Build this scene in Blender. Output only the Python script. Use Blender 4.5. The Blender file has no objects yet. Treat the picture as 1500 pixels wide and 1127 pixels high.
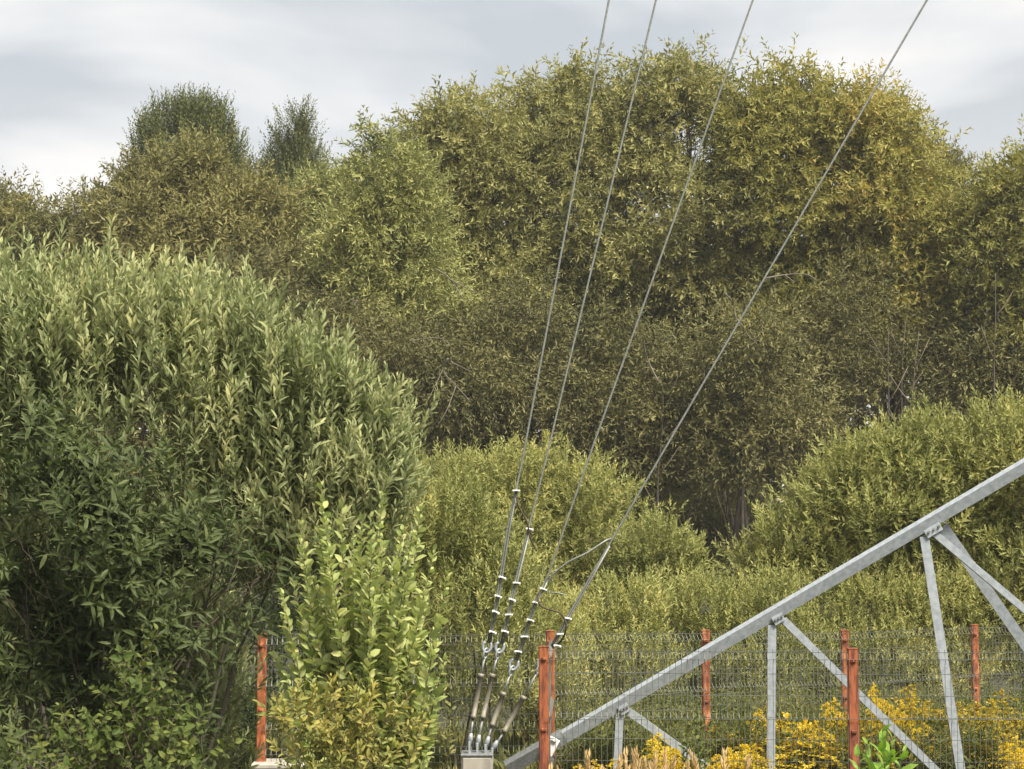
import bpy, bmesh, math, random
import numpy as np
from mathutils import Vector, Matrix

rng = np.random.default_rng(11)
random.seed(11)
S = bpy.context.scene
COL = S.collection

# ------------------------------------------------------------------ camera
F = 2900.0            # focal length in photo pixels (1500 wide)
HZ = 758.0            # photo row of the horizon
EYE = 2.8
PITCH = math.atan((HZ - 563.5) / F)
cam = bpy.data.cameras.new('camera')
cam.sensor_width = 36.0
cam.lens = F / 1500 * 36
cam.clip_start, cam.clip_end = 0.1, 2000
cam_o = bpy.data.objects.new('camera', cam)
cam_o.location = (0, 0, EYE)
cam_o.rotation_euler = (math.pi / 2 + PITCH, 0, 0)
COL.objects.link(cam_o)
S.camera = cam_o

# ------------------------------------------------------------------ sky, sun, exposure
SUN_EL, SUN_AZ = math.radians(54), math.radians(140)    # azimuth clockwise from +Y (the view); behind the camera, to the right
W = bpy.data.worlds.new('World')
S.world = W
W.use_nodes = True
nt = W.node_tree
for n in list(nt.nodes):
    nt.nodes.remove(n)
N = nt.nodes.new
L = nt.links.new
out = N('ShaderNodeOutputWorld'); bg = N('ShaderNodeBackground')
bg.inputs['Strength'].default_value = 0.1
sky = N('ShaderNodeTexSky'); sky.sky_type = 'NISHITA'; sky.sun_disc = False
sky.sun_elevation = SUN_EL; sky.sun_rotation = SUN_AZ
tc = N('ShaderNodeTexCoord'); sep = N('ShaderNodeSeparateXYZ'); L(tc.outputs['Generated'], sep.inputs[0])
mx = N('ShaderNodeMath'); mx.operation = 'MAXIMUM'; L(sep.outputs['Z'], mx.inputs[0]); mx.inputs[1].default_value = 0.0
ad = N('ShaderNodeMath'); ad.operation = 'ADD'; L(mx.outputs[0], ad.inputs[0]); ad.inputs[1].default_value = 0.10
dx = N('ShaderNodeMath'); dx.operation = 'DIVIDE'; L(sep.outputs['X'], dx.inputs[0]); L(ad.outputs[0], dx.inputs[1])
dy = N('ShaderNodeMath'); dy.operation = 'DIVIDE'; L(sep.outputs['Y'], dy.inputs[0]); L(ad.outputs[0], dy.inputs[1])
cmb = N('ShaderNodeCombineXYZ'); L(dx.outputs[0], cmb.inputs[0]); L(dy.outputs[0], cmb.inputs[1])
mp = N('ShaderNodeMapping'); L(cmb.outputs[0], mp.inputs[0])
mp.inputs['Location'].default_value = (5.5, 5.5, 0)
mp.inputs['Scale'].default_value = (0.7, 0.6, 1)
nz = N('ShaderNodeTexNoise'); L(mp.outputs[0], nz.inputs['Vector'])
nz.inputs['Scale'].default_value = 1.5; nz.inputs['Detail'].default_value = 5; nz.inputs['Roughness'].default_value = 0.5
nz.inputs['Distortion'].default_value = 0.3
rp = N('ShaderNodeValToRGB'); L(nz.outputs['Fac'], rp.inputs['Fac'])
cr = rp.color_ramp
cr.elements[0].position = 0.35; cr.elements[0].color = (0.88, 0.84, 0.80, 1)
cr.elements[1].position = 0.55; cr.elements[1].color = (0.48, 0.51, 0.535, 1)
e = cr.elements.new(0.46); e.color = (0.665, 0.672, 0.678, 1)
lowf = N('ShaderNodeMapRange'); L(sep.outputs['Z'], lowf.inputs['Value'])
lowf.inputs['From Min'].default_value = 0.22; lowf.inputs['From Max'].default_value = 0.08
lowf.inputs['To Min'].default_value = 0.0; lowf.inputs['To Max'].default_value = 0.6
lowm = N('ShaderNodeMix'); lowm.data_type = 'RGBA'; L(lowf.outputs[0], lowm.inputs[0]); L(rp.outputs['Color'], lowm.inputs[6])
lowm.inputs[7].default_value = (0.88, 0.835, 0.79, 1)
vm = N('ShaderNodeVectorMath'); vm.operation = 'SCALE'; L(lowm.outputs[2], vm.inputs[0]); vm.inputs['Scale'].default_value = 5.45
mix = N('ShaderNodeMix'); mix.data_type = 'RGBA'; mix.inputs[0].default_value = 0.94
L(sky.outputs[0], mix.inputs[6]); L(vm.outputs[0], mix.inputs[7])
L(mix.outputs[2], bg.inputs['Color']); L(bg.outputs[0], out.inputs[0])

sun = bpy.data.lights.new('sun', 'SUN')
sun.energy = 4.3; sun.angle = math.radians(20); sun.color = (1.0, 0.93, 0.80)
sun_o = bpy.data.objects.new('sun', sun)
sd = Vector((math.sin(SUN_AZ) * math.cos(SUN_EL), math.cos(SUN_AZ) * math.cos(SUN_EL), math.sin(SUN_EL)))
sun_o.rotation_euler = sd.to_track_quat('Z', 'Y').to_euler()
sun_o.location = (8, -10, 30)
COL.objects.link(sun_o)
S.view_settings.view_transform = 'Standard'
S.view_settings.look = 'None'
S.view_settings.exposure = 1.20
S.view_settings.gamma = 1
S.view_settings.use_curve_mapping = False
S.cycles.max_bounces = 6
S.cycles.diffuse_bounces = 4
S.cycles.transmission_bounces = 3
S.cycles.use_denoising = True
S.render.filter_size = 1.6

# ------------------------------------------------------------------ helpers
_cp, _sp = math.cos(PITCH), math.sin(PITCH)


def at(px, py, Y):
    """world point on the photo ray (px, py) at distance Y along the view"""
    u, v = (px - 750) / F, (563.5 - py) / F
    d = Vector((u, _cp - v * _sp, _sp + v * _cp))
    t = Y / d.y
    return Vector((u * t, Y, EYE + d.z * t))


def tag(o, label=None, cat=None, group=None, kind=None):
    if label: o['label'] = label
    if cat: o['category'] = cat
    if group: o['group'] = group
    if kind: o['kind'] = kind
    return o


def thing(name, loc, label, cat, group=None):
    o = bpy.data.objects.new(name, None)
    o.empty_display_size = 0.2
    o.location = loc
    COL.objects.link(o)
    return tag(o, label, cat, group)


def link(name, me, mat=None, parent=None):
    o = bpy.data.objects.new(name, me)
    COL.objects.link(o)
    if mat is not None and len(me.materials) == 0:
        me.materials.append(mat)
    if parent is not None:
        o.parent = parent
    return o


def np_mesh(name, V, T, tint=None, smooth=False):
    me = bpy.data.meshes.new(name)
    V = np.ascontiguousarray(V, dtype=np.float32).reshape(-1, 3)
    T = np.ascontiguousarray(T, dtype=np.int32)
    k = T.shape[1]
    me.vertices.add(len(V)); me.vertices.foreach_set('co', V.ravel())
    me.loops.add(T.size); me.loops.foreach_set('vertex_index', T.ravel())
    me.polygons.add(len(T))
    me.polygons.foreach_set('loop_start', np.arange(0, T.size, k, dtype=np.int32))
    me.polygons.foreach_set('use_smooth', np.full(len(T), smooth))
    if tint is not None:
        a = me.attributes.new('tint', 'FLOAT', 'POINT')
        a.data.foreach_set('value', np.ascontiguousarray(tint, dtype=np.float32))
    me.update(calc_edges=True)
    return me


def base_of(o):
    return np.zeros(3) if o is None else np.array(o.location)


class G:
    """collects shapes into one mesh"""
    def __init__(self):
        self.v, self.f = [], []

    def add(self, vs, fs):
        b = len(self.v)
        self.v += [tuple(x) for x in vs]
        self.f += [tuple(i + b for i in q) for q in fs]
        return self

    def box(self, c, s, R=None, bev=0.0):
        bm = bmesh.new()
        bmesh.ops.create_cube(bm, size=1)
        bmesh.ops.scale(bm, vec=s, verts=bm.verts)
        if bev:
            bmesh.ops.bevel(bm, geom=bm.edges[:], offset=bev, segments=1, affect='EDGES')
        bm.verts.index_update()
        c = Vector(c)
        vs = [((R @ v.co) if R else v.co) + c for v in bm.verts]
        fs = [[v.index for v in f.verts] for f in bm.faces]
        bm.free()
        return self.add(vs, fs)

    def tube(self, pts, rad, n=8, cap=True):
        pts = [Vector(p) for p in pts]
        if not hasattr(rad, '__len__'):
            rad = [rad] * len(pts)
        vs, fs = [], []
        up = Vector((0.13, 0.31, 0.94))
        for i, p in enumerate(pts):
            d = (pts[min(i + 1, len(pts) - 1)] - pts[max(i - 1, 0)]).normalized()
            if i == 0:
                x = d.cross(up)
                if x.length < 0.1: x = d.cross(Vector((1, 0, 0)))
                x.normalize()
            else:
                x = (x - d * x.dot(d)).normalized()
            y = d.cross(x)
            for k in range(n):
                a = 2 * math.pi * k / n
                vs.append(p + (x * math.cos(a) + y * math.sin(a)) * rad[i])
        for i in range(len(pts) - 1):
            for k in range(n):
                fs.append((i * n + k, i * n + (k + 1) % n, (i + 1) * n + (k + 1) % n, (i + 1) * n + k))
        if cap:
            fs.append(tuple(range(n - 1, -1, -1)))
            fs.append(tuple(range((len(pts) - 1) * n, len(pts) * n)))
        return self.add(vs, fs)

    def angle(self, a, b, d1, d2, w, t=0.008, w2=None):
        """rolled steel L: heel line a-b, flanges along d1 and d2"""
        a, b = Vector(a), Vector(b)
        ax = (b - a).normalized()
        d1 = Vector(d1); d1 = (d1 - ax * d1.dot(ax)).normalized()
        d2 = Vector(d2); d2 = (d2 - ax * d2.dot(ax)); d2 = (d2 - d1 * d2.dot(d1)).normalized()
        w2 = w2 or w
        prof = [d1 * 0, d1 * w, d1 * w + d2 * t, d1 * t + d2 * t, d1 * t + d2 * w2, d2 * w2]
        vs = [a + p for p in prof] + [b + p for p in prof]
        fs = [(i, (i + 1) % 6, 6 + (i + 1) % 6, 6 + i) for i in range(6)]
        fs += [(3, 2, 1, 0), (5, 4, 3, 0), (6, 7, 8, 9), (6, 9, 10, 11)]
        return self.add(vs, fs)

    def mesh(self, name, base=(0, 0, 0), smooth=False):
        me = bpy.data.meshes.new(name)
        bx, by, bz = base
        me.from_pydata([(x - bx, y - by, z - bz) for x, y, z in self.v], [], self.f)
        bm = bmesh.new(); bm.from_mesh(me)
        bmesh.ops.recalc_face_normals(bm, faces=bm.faces)
        bm.to_mesh(me); bm.free()
        if smooth:
            for p in me.polygons: p.use_smooth = True
        return me

    def obj(self, name, mat, parent=None, smooth=False, base=None):
        if base is None: base = base_of(parent)
        return link(name, self.mesh(name, base, smooth), mat, parent)


def spline(pts, n=6):
    P = [Vector(p) for p in pts]
    P = [P[0] * 2 - P[1]] + P + [P[-1] * 2 - P[-2]]
    o = []
    for i in range(1, len(P) - 2):
        for k in range(n):
            t = k / n
            a, b, c, d = P[i - 1:i + 3]
            o.append(0.5 * ((2 * b) + (c - a) * t + (2 * a - 5 * b + 4 * c - d) * t * t + (3 * b - a - 3 * c + d) * t ** 3))
    o.append(P[-2])
    return o


# ------------------------------------------------------------------ materials
def new_mat(name):
    m = bpy.data.materials.new(name)
    m.use_nodes = True
    n = m.node_tree
    return m, n, n.nodes['Principled BSDF'], n.nodes['Material Output']


def leaf_mat(name, cols, back=1.2, trans=0.3, rough=0.6, spec=0.15, gain=1.6, sat=1.0):
    """leaf colour runs along the per-leaf 'tint'; undersides paler, light shines through"""
    cols = [(r * gain * 1.0, g * gain * 1.02, b * gain * .92) for r, g, b in cols]
    cols = [tuple(max(0, .5 * (c[0] + c[1]) * (1 - sat) + v * sat) for v in c) for c in cols]  # sat greys the leaf; on the far trees this paints haze in
    m, n, p, o = new_mat(name)
    a = n.nodes.new('ShaderNodeAttribute'); a.attribute_name = 'tint'
    r = n.nodes.new('ShaderNodeValToRGB')
    k = len(cols)
    r.color_ramp.elements[0].color = (*cols[0], 1)
    r.color_ramp.elements[1].color = (*cols[-1], 1)
    for i in range(1, k - 1):
        e = r.color_ramp.elements.new(i / (k - 1)); e.color = (*cols[i], 1)
    n.links.new(a.outputs['Fac'], r.inputs['Fac'])
    g = n.nodes.new('ShaderNodeNewGeometry')
    mm = n.nodes.new('ShaderNodeMix'); mm.data_type = 'RGBA'; mm.blend_type = 'MULTIPLY'
    n.links.new(g.outputs['Backfacing'], mm.inputs[0])
    n.links.new(r.outputs['Color'], mm.inputs[6])
    mm.inputs[7].default_value = (back, back * 1.02, back * 1.12, 1)
    mm.clamp_result = False
    n.links.new(mm.outputs[2], p.inputs['Base Color'])
    p.inputs['Roughness'].default_value = rough
    p.inputs['Specular IOR Level'].default_value = spec
    tr = n.nodes.new('ShaderNodeBsdfTranslucent')
    hs = n.nodes.new('ShaderNodeHueSaturation'); hs.inputs['Saturation'].default_value = 1.15; hs.inputs['Value'].default_value = 1.2
    n.links.new(r.outputs['Color'], hs.inputs['Color'])
    n.links.new(hs.outputs[0], tr.inputs['Color'])
    ms = n.nodes.new('ShaderNodeMixShader'); ms.inputs[0].default_value = trans
    n.links.new(p.outputs[0], ms.inputs[1]); n.links.new(tr.outputs[0], ms.inputs[2])
    n.links.new(ms.outputs[0], o.inputs['Surface'])
    return m


def noise_mat(name, c1, c2, scale, rough=0.7, metal=0.0, lo=0.35, hi=0.65, bump=0.0, stretch=(1, 1, 1), c3=None):
    m, n, p, o = new_mat(name)
    t = n.nodes.new('ShaderNodeTexCoord')
    mp = n.nodes.new('ShaderNodeMapping'); mp.inputs['Scale'].default_value = stretch
    n.links.new(t.outputs['Object'], mp.inputs[0])
    z = n.nodes.new('ShaderNodeTexNoise'); z.inputs['Scale'].default_value = scale; z.inputs['Detail'].default_value = 6
    n.links.new(mp.outputs[0], z.inputs['Vector'])
    r = n.nodes.new('ShaderNodeValToRGB')
    r.color_ramp.elements[0].position = lo; r.color_ramp.elements[0].color = (*c1, 1)
    r.color_ramp.elements[1].position = hi; r.color_ramp.elements[1].color = (*c2, 1)
    if c3:
        e = r.color_ramp.elements.new(min(0.98, hi + 0.1)); e.color = (*c3, 1)
    n.links.new(z.outputs['Fac'], r.inputs[0]); n.links.new(r.outputs[0], p.inputs['Base Color'])
    p.inputs['Roughness'].default_value = rough; p.inputs['Metallic'].default_value = metal
    if bump:
        b = n.nodes.new('ShaderNodeBump'); b.inputs['Strength'].default_value = bump; b.inputs['Distance'].default_value = 0.01
        n.links.new(z.outputs['Fac'], b.inputs['Height']); n.links.new(b.outputs[0], p.inputs['Normal'])
    return m


M = {}
M['ground'] = noise_mat('soil_and_turf', (0.018, 0.022, 0.008), (0.045, 0.042, 0.018), 2.5, 0.95, bump=0.5)
M['bark'] = noise_mat('grey_brown_bark', (0.045, 0.036, 0.027), (0.095, 0.078, 0.058), 9, 0.9, bump=0.6, stretch=(1, 1, 0.25))
M['twig'] = noise_mat('brown_twig', (0.085, 0.065, 0.042), (0.165, 0.13, 0.09), 4, 0.85)
M['green_twig'] = noise_mat('green_twig', (0.075, 0.085, 0.035), (0.12, 0.11, 0.05), 6, 0.8)
M['dead_twig'] = noise_mat('bare_dead_branch', (0.10, 0.085, 0.068), (0.17, 0.145, 0.115), 6, 0.85)
M['galv'] = noise_mat('galvanised_steel', (0.25, 0.28, 0.305), (0.35, 0.38, 0.405), 22, 0.5, 0.15, bump=0.05)
M['galv_dull'] = noise_mat('weathered_zinc', (0.16, 0.17, 0.17), (0.25, 0.26, 0.26), 30, 0.5, 0.3)
M['strand'] = noise_mat('steel_strand', (0.15, 0.16, 0.14), (0.25, 0.26, 0.235), 60, 0.5, 0.3)
M['clamp'] = noise_mat('bright_zinc', (0.58, 0.58, 0.56), (0.76, 0.76, 0.74), 25, 0.4, 0.1)
M['rust_tail'] = noise_mat('rusty_wire', (0.030, 0.022, 0.016), (0.085, 0.055, 0.035), 25, 0.7, 0.2)
M['orange'] = noise_mat('weathered_orange_paint', (0.155, 0.042, 0.017), (0.37, 0.112, 0.034), 9, 0.62, 0.0, 0.40, 0.58, bump=0.1, stretch=(3, 3, 0.9), c3=(0.50, 0.22, 0.12))
M['rusty_orange'] = noise_mat('rust_stained_orange_paint', (0.11, 0.030, 0.015), (0.32, 0.088, 0.028), 9, 0.7, 0.0, 0.40, 0.60, bump=0.15, stretch=(4, 4, 0.7))
M['wire'] = noise_mat('coated_fence_wire', (0.075, 0.082, 0.07), (0.19, 0.20, 0.17), 3, 0.5, 0.35)
M['concrete'] = noise_mat('pale_concrete', (0.30, 0.275, 0.235), (0.42, 0.39, 0.335), 9, 0.85, bump=0.3, stretch=(1, 1, 0.35))
M['turnbuckle'] = noise_mat('turnbuckle_grease', (0.19, 0.17, 0.13), (0.29, 0.27, 0.22), 18, 0.6, 0.3)

# leaf colours, darkest to palest
M['silver'] = leaf_mat('grey_willow_leaf', [(0.056, 0.070, 0.025), (0.108, 0.122, 0.050), (0.168, 0.180, 0.086), (0.235, 0.228, 0.105)], 1.35, 0.32, gain=1.8, sat=.92)
M['shadewillow'] = leaf_mat('shade_darkened_willow_leaf', [(0.032, 0.046, 0.016), (0.058, 0.078, 0.027), (0.090, 0.110, 0.044), (0.140, 0.150, 0.055)], 1.25, 0.25, 0.55, 0.2, 1.0)  # greener willow leaf, darkened to carry the shade low on the left
M['young'] = leaf_mat('young_goat_willow_leaf', [(0.085, 0.115, 0.026), (0.140, 0.165, 0.042), (0.195, 0.210, 0.068), (0.24, 0.225, 0.075)], 1.2, 0.35, gain=2.05, sat=.86)
M['ochre'] = leaf_mat('yellowing_shrub_leaf', [(0.085, 0.092, 0.028), (0.145, 0.138, 0.040), (0.21, 0.175, 0.052)], 1.1, 0.3, gain=1.75)
M['midwillow'] = leaf_mat('osier_leaf', [(0.074, 0.082, 0.022), (0.124, 0.128, 0.036), (0.180, 0.176, 0.054), (0.24, 0.21, 0.062)], 1.25, 0.32, gain=1.95, sat=.88)
M['olive'] = leaf_mat('white_willow_leaf', [(0.046, 0.048, 0.014), (0.086, 0.084, 0.023), (0.135, 0.125, 0.036), (0.185, 0.165, 0.056)], 1.3, 0.3, gain=2.35, sat=.84)
M['gold'] = leaf_mat('yellowing_willow_leaf', [(0.062, 0.060, 0.015), (0.105, 0.100, 0.023), (0.152, 0.138, 0.032), (0.205, 0.160, 0.040)], 1.2, 0.32, gain=2.2, sat=.88)
M['fresh'] = leaf_mat('fresh_willow_leaf', [(0.048, 0.053, 0.017), (0.090, 0.094, 0.028), (0.138, 0.138, 0.043), (0.185, 0.172, 0.060)], 1.3, 0.3, gain=2.2, sat=.88)
M['brown'] = leaf_mat('brownish_alder_leaf', [(0.038, 0.040, 0.016), (0.074, 0.070, 0.026), (0.115, 0.102, 0.038), (0.15, 0.135, 0.055)], 1.25, 0.25, gain=1.95, sat=.95)
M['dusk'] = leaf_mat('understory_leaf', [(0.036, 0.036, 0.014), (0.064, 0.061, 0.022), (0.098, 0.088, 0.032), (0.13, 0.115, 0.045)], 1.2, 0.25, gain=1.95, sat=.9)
M['spire'] = leaf_mat('dark_birch_leaf', [(0.036, 0.042, 0.016), (0.064, 0.070, 0.026), (0.098, 0.102, 0.036)], 1.2, 0.25, gain=1.9, sat=.95)
M['rodleaf'] = leaf_mat('goldenrod_leaf', [(0.055, 0.066, 0.022), (0.100, 0.106, 0.034), (0.16, 0.145, 0.05)], 1.1, 0.3, gain=1.4)
M['rodflower'] = leaf_mat('goldenrod_flower', [(0.45, 0.33, 0.045), (0.58, 0.44, 0.056), (0.66, 0.52, 0.09)], 1.0, 0.5, gain=1.2)
M['rodold'] = leaf_mat('fading_goldenrod_flower', [(0.28, 0.22, 0.045), (0.42, 0.32, 0.055), (0.52, 0.40, 0.08)], 1.0, 0.45, gain=1.15)
M['plume'] = leaf_mat('reed_plume', [(0.36, 0.24, 0.125), (0.52, 0.38, 0.20), (0.64, 0.50, 0.30)], 1.0, 0.35, gain=1.15)
M['straw'] = leaf_mat('dry_straw', [(0.27, 0.19, 0.085), (0.40, 0.30, 0.13), (0.50, 0.40, 0.19)], 1.0, 0.3, gain=1.15)
M['meadow'] = leaf_mat('meadow_blade', [(0.050, 0.060, 0.020), (0.095, 0.098, 0.032), (0.16, 0.135, 0.05), (0.26, 0.19, 0.085)], 1.1, 0.3)
M['bigleaf'] = leaf_mat('bright_sapling_leaf', [(0.10, 0.17, 0.030), (0.15, 0.23, 0.045), (0.21, 0.28, 0.08)], 1.15, 0.35)
M['round'] = leaf_mat('small_round_leaf', [(0.040, 0.066, 0.018), (0.072, 0.096, 0.026), (0.13, 0.14, 0.038)], 1.2, 0.25, gain=1.15)

# ------------------------------------------------------------------ foliage machinery
def leaf_template(w, droop=0.12, fold=0.12, rich=True, wide=0.45):
    """unit-length leaf along +X, width w; rich: midrib and drawn-out tip"""
    if not rich:
        V = [(0, 0, 0), (wide, w / 2, fold * w), (1, 0, -droop), (wide, -w / 2, fold * w)]
        return np.array(V), np.array([(0, 2, 1), (0, 3, 2)])
    m1, m2 = wide * 0.7, min(0.85, wide * 1.65)
    V = [(0, 0, 0), (m1, 0, 0.02), (m2, 0, -droop * 0.4), (1, 0, -droop),
         (m1, w * 0.47, fold * w), (m2, w * 0.42, fold * w - droop * 0.4),
         (m1, -w * 0.47, fold * w), (m2, -w * 0.42, fold * w - droop * 0.4)]
    T = [(0, 1, 4), (1, 2, 5), (1, 5, 4), (2, 3, 5), (0, 6, 1), (1, 6, 7), (1, 7, 2), (2, 7, 3)]
    return np.array(V), np.array(T)


def shoot_variants(n, length, leaf, a_base, a_tip, K=6, bend=0.0, start=0.08, jit=0.25, end_taper=0.55, tip=.12):
    """leaf frames round a shoot along +Z. returns [(A (n,3,3), t (n,3), tint (n))]"""
    out = []
    for _ in range(K):
        A, T, ti = [], [], []
        for i in range(n):
            u = start + (1 - start) * (i + rng.uniform(-.3, .3)) / (n - 1)
            u = min(max(u, 0), 1)
            az = i * 2.39996 + rng.normal(0, .3)
            tilt = math.radians(a_base + (a_tip - a_base) * u + rng.normal(0, 12))
            d = np.array([math.sin(tilt) * math.cos(az), math.sin(tilt) * math.sin(az), math.cos(tilt)])
            up = np.array([-math.cos(tilt) * math.cos(az), -math.cos(tilt) * math.sin(az), math.sin(tilt)])
            y = np.cross(up, d)
            r = rng.normal(0, .5)
            y2 = y * math.cos(r) + up * math.sin(r); z2 = np.cross(d, y2)
            s = leaf * (1 - (1 - end_taper) * max(0, u - .55) / .45) * rng.uniform(1 - jit, 1 + jit) * (0.8 + 0.4 * min(1, u * 2))
            A.append(np.stack([d, y2, z2], 1) * s)
            T.append((bend * length * u * u + 0.003 * math.cos(az), 0.003 * math.sin(az), u * length))
            ti.append(rng.normal(0, .10) + tip * (u - .5))
        out.append((np.array(A), np.array(T), np.array(ti)))
    return out


def frames(D, roll):
    D = D / np.linalg.norm(D, axis=1, keepdims=True)
    ref = np.where(np.abs(D[:, 2:3]) > .95, np.array([[1., 0, 0]]), np.array([[0, 0, 1.]]))
    X = np.cross(ref, D); X /= np.linalg.norm(X, axis=1, keepdims=True)
    Yv = np.cross(D, X)
    c, s = np.cos(roll)[:, None], np.sin(roll)[:, None]
    X2 = X * c + Yv * s
    Y2 = np.cross(D, X2)
    return np.stack([X2, Y2, D], 2)


def expand(P, D, Sc, tint, variants, roll=None):
    n = len(P)
    R = frames(D, rng.uniform(0, 2 * np.pi, n) if roll is None else roll)
    which = rng.integers(0, len(variants), n)
    LA, LT, LI = [], [], []
    for k, (A, t, ti) in enumerate(variants):
        i = np.where(which == k)[0]
        if not len(i): continue
        LA.append((np.einsum('nij,mjk->nmik', R[i], A) * Sc[i][:, None, None, None]).reshape(-1, 3, 3))
        LT.append((P[i][:, None] + np.einsum('nij,mj->nmi', R[i], t) * Sc[i][:, None, None]).reshape(-1, 3))
        LI.append((tint[i][:, None] + ti[None]).reshape(-1))
    return np.concatenate(LA), np.concatenate(LT), np.concatenate(LI)


TRI = [0]


def leaf_mesh(name, LA, LT, LI, tmpl, base):
    V, T = tmpl
    n, k = len(LT), len(V)
    P = np.einsum('nij,kj->nki', LA, V) + LT[:, None] - base
    I = (T[None] + (np.arange(n) * k)[:, None, None]).reshape(-1, 3)
    TRI[0] += len(I)
    return np_mesh(name, P.reshape(-1, 3), I, np.repeat(np.clip(LI, 0, 1), k))


def seg_mesh(name, p0, p1, r0, r1, base, sides=3):
    p0, p1 = np.asarray(p0, float), np.asarray(p1, float)
    n = len(p0)
    r0 = np.broadcast_to(r0, (n,)); r1 = np.broadcast_to(r1, (n,))
    R = frames(p1 - p0 + 1e-9, np.zeros(n))
    a = np.arange(sides) * 2 * np.pi / sides
    ring = np.stack([np.cos(a), np.sin(a), 0 * a], 1)
    w = np.einsum('nij,kj->nki', R, ring)
    V = np.concatenate([p0[:, None] + w * r0[:, None, None], p1[:, None] + w * r1[:, None, None]], 1) - base
    q = []
    for k in range(sides):
        j = (k + 1) % sides
        q += [(k, j, sides + j), (k, sides + j, sides + k)]
    q = np.array(q)
    I = (q[None] + (np.arange(n) * 2 * sides)[:, None, None]).reshape(-1, 3)
    TRI[0] += len(I)
    return np_mesh(name, V.reshape(-1, 3), I, smooth=True)


def lump(P, f, seed):
    r = np.random.default_rng(seed)
    o = np.zeros(len(P))
    for i in range(5):
        k = r.normal(0, 1, 3) * f * (1 + .5 * i)
        o += np.sin(P @ k + r.uniform(0, 6.28)) / (1 + .4 * i)
    return o / 2.2


def sample_crown(lobes, dens, seed, rough=0.16, inner=0.45, back_keep=0.35, under=-0.55, stray=.05):
    """points through the outer layer of a set of ellipsoid lobes; lobes rows: x y z rx ry rz"""
    Pn, Nn, Rn = [], [], []
    for i, (x, y, z, rx, ry, rz) in enumerate(lobes):
        n = int(dens * rx * rz) + 4
        d = rng.normal(0, 1, (n * 2, 3)); d /= np.linalg.norm(d, axis=1, keepdims=True)
        keep = (d[:, 2] > under) & ((d[:, 1] < .25) | (rng.random(n * 2) < back_keep))
        d = d[keep][:n]
        u = rng.random(len(d))
        r = 1 - inner * u ** 1.6 * 1.2
        r = r * (1 + rough * lump(d * 2.2 + i * 1.7, 1.0, seed + i))
        r = np.where(rng.random(len(d)) < stray, rng.uniform(1.0, 1.3, len(d)), r)
        p = np.array([x, y, z]) + d * np.array([rx, ry, rz]) * r[:, None]
        nn = d / np.array([rx, ry, rz]); nn /= np.linalg.norm(nn, axis=1, keepdims=True)
        Pn.append(p); Nn.append(nn); Rn.append(np.full(len(d), i))
    P, Nv, Ri = np.concatenate(Pn), np.concatenate(Nn), np.concatenate(Rn)
    ok = np.ones(len(P), bool)
    for i, (x, y, z, rx, ry, rz) in enumerate(lobes):
        q = np.linalg.norm((P - np.array([x, y, z])) / np.array([rx, ry, rz]), axis=1)
        ok &= ~((q < .62) & (Ri != i) & (rng.random(len(P)) < .8))
    ok &= P[:, 2] > 0.05
    return P[ok], Nv[ok]


def clumps(lobes, n, rad=.38, out=.74, core=.72, rmin=.3):
    """break big smooth lobes into a core and a skin of smaller clumps"""
    o = []
    for (x, y, z, rx, ry, rz) in lobes:
        if rx < rmin:
            o.append((x, y, z, rx, ry, rz)); continue
        o.append((x, y, z, rx * core, ry * core, rz * core))
        for k in range(n):
            zz = 1 - 1.75 * (k + .5) / n
            a = k * 2.39996 + random.uniform(-.4, .4)
            h = math.sqrt(max(0, 1 - zz * zz))
            f = out * random.uniform(.85, 1.12); q = rad * random.uniform(.7, 1.25)
            o.append((x + rx * f * h * math.cos(a), y + ry * f * h * math.sin(a), z + rz * f * zz, rx * q, ry * q, rz * q))
    return o


def lobes_px(rows, Y, depth=1.0, flat=1.0):
    """rows of (photo x, photo y, radius px[, dY metres]) -> ellipsoids standing at distance Y"""
    o = []
    for i, r in enumerate(rows):
        dY = r[3] if len(r) > 3 else random.uniform(-.5, .5) * r[2] * Y / F
        p = at(r[0], r[1], Y + dY)
        rad = r[2] * (Y + dY) / F
        o.append((p.x, p.y, p.z, rad, rad * depth, rad * flat))
    return o


VAR = {
    'willow_up': shoot_variants(18, .36, .074, 60, 16, 10, tip=.34, jit=.32),
    'dark_up': shoot_variants(14, .30, .098, 82, 42, 8),
    'mid_up': shoot_variants(16, .38, .080, 62, 22, 10, tip=.28, jit=.3),
    'spray': shoot_variants(15, .72, .150, 66, 34, 8, bend=.3),
    'weep': shoot_variants(15, .95, .145, 55, 28, 8, bend=.38),
    'mass': shoot_variants(8, .80, .42, 80, 30, 6),
    'upright': shoot_variants(14, .90, .115, 55, 22, 8, tip=.3),
    'round': shoot_variants(9, .22, .052, 80, 50, 6),
    'low': shoot_variants(12, .22, .062, 75, 30, 6),
}
TM = {
    'lance': leaf_template(.25, .14, .16, True, .42),
    'ellipse': leaf_template(.36, .12, .14, True, .45),
    'oval': leaf_template(.56, .10, .10, True, .42),
    'big': leaf_template(.42, .22, .12, True, .42),
    'wide_s': leaf_template(.34, .14, .15, False, .45),
    'mass_s': leaf_template(.62, .14, .15, False, .5),
    'lance_s': leaf_template(.27, .12, .15, False, .45),
    'ell_s': leaf_template(.36, .12, .15, False, .45),
    'round_s': leaf_template(.75, .08, .10, False, .5),
}


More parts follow.
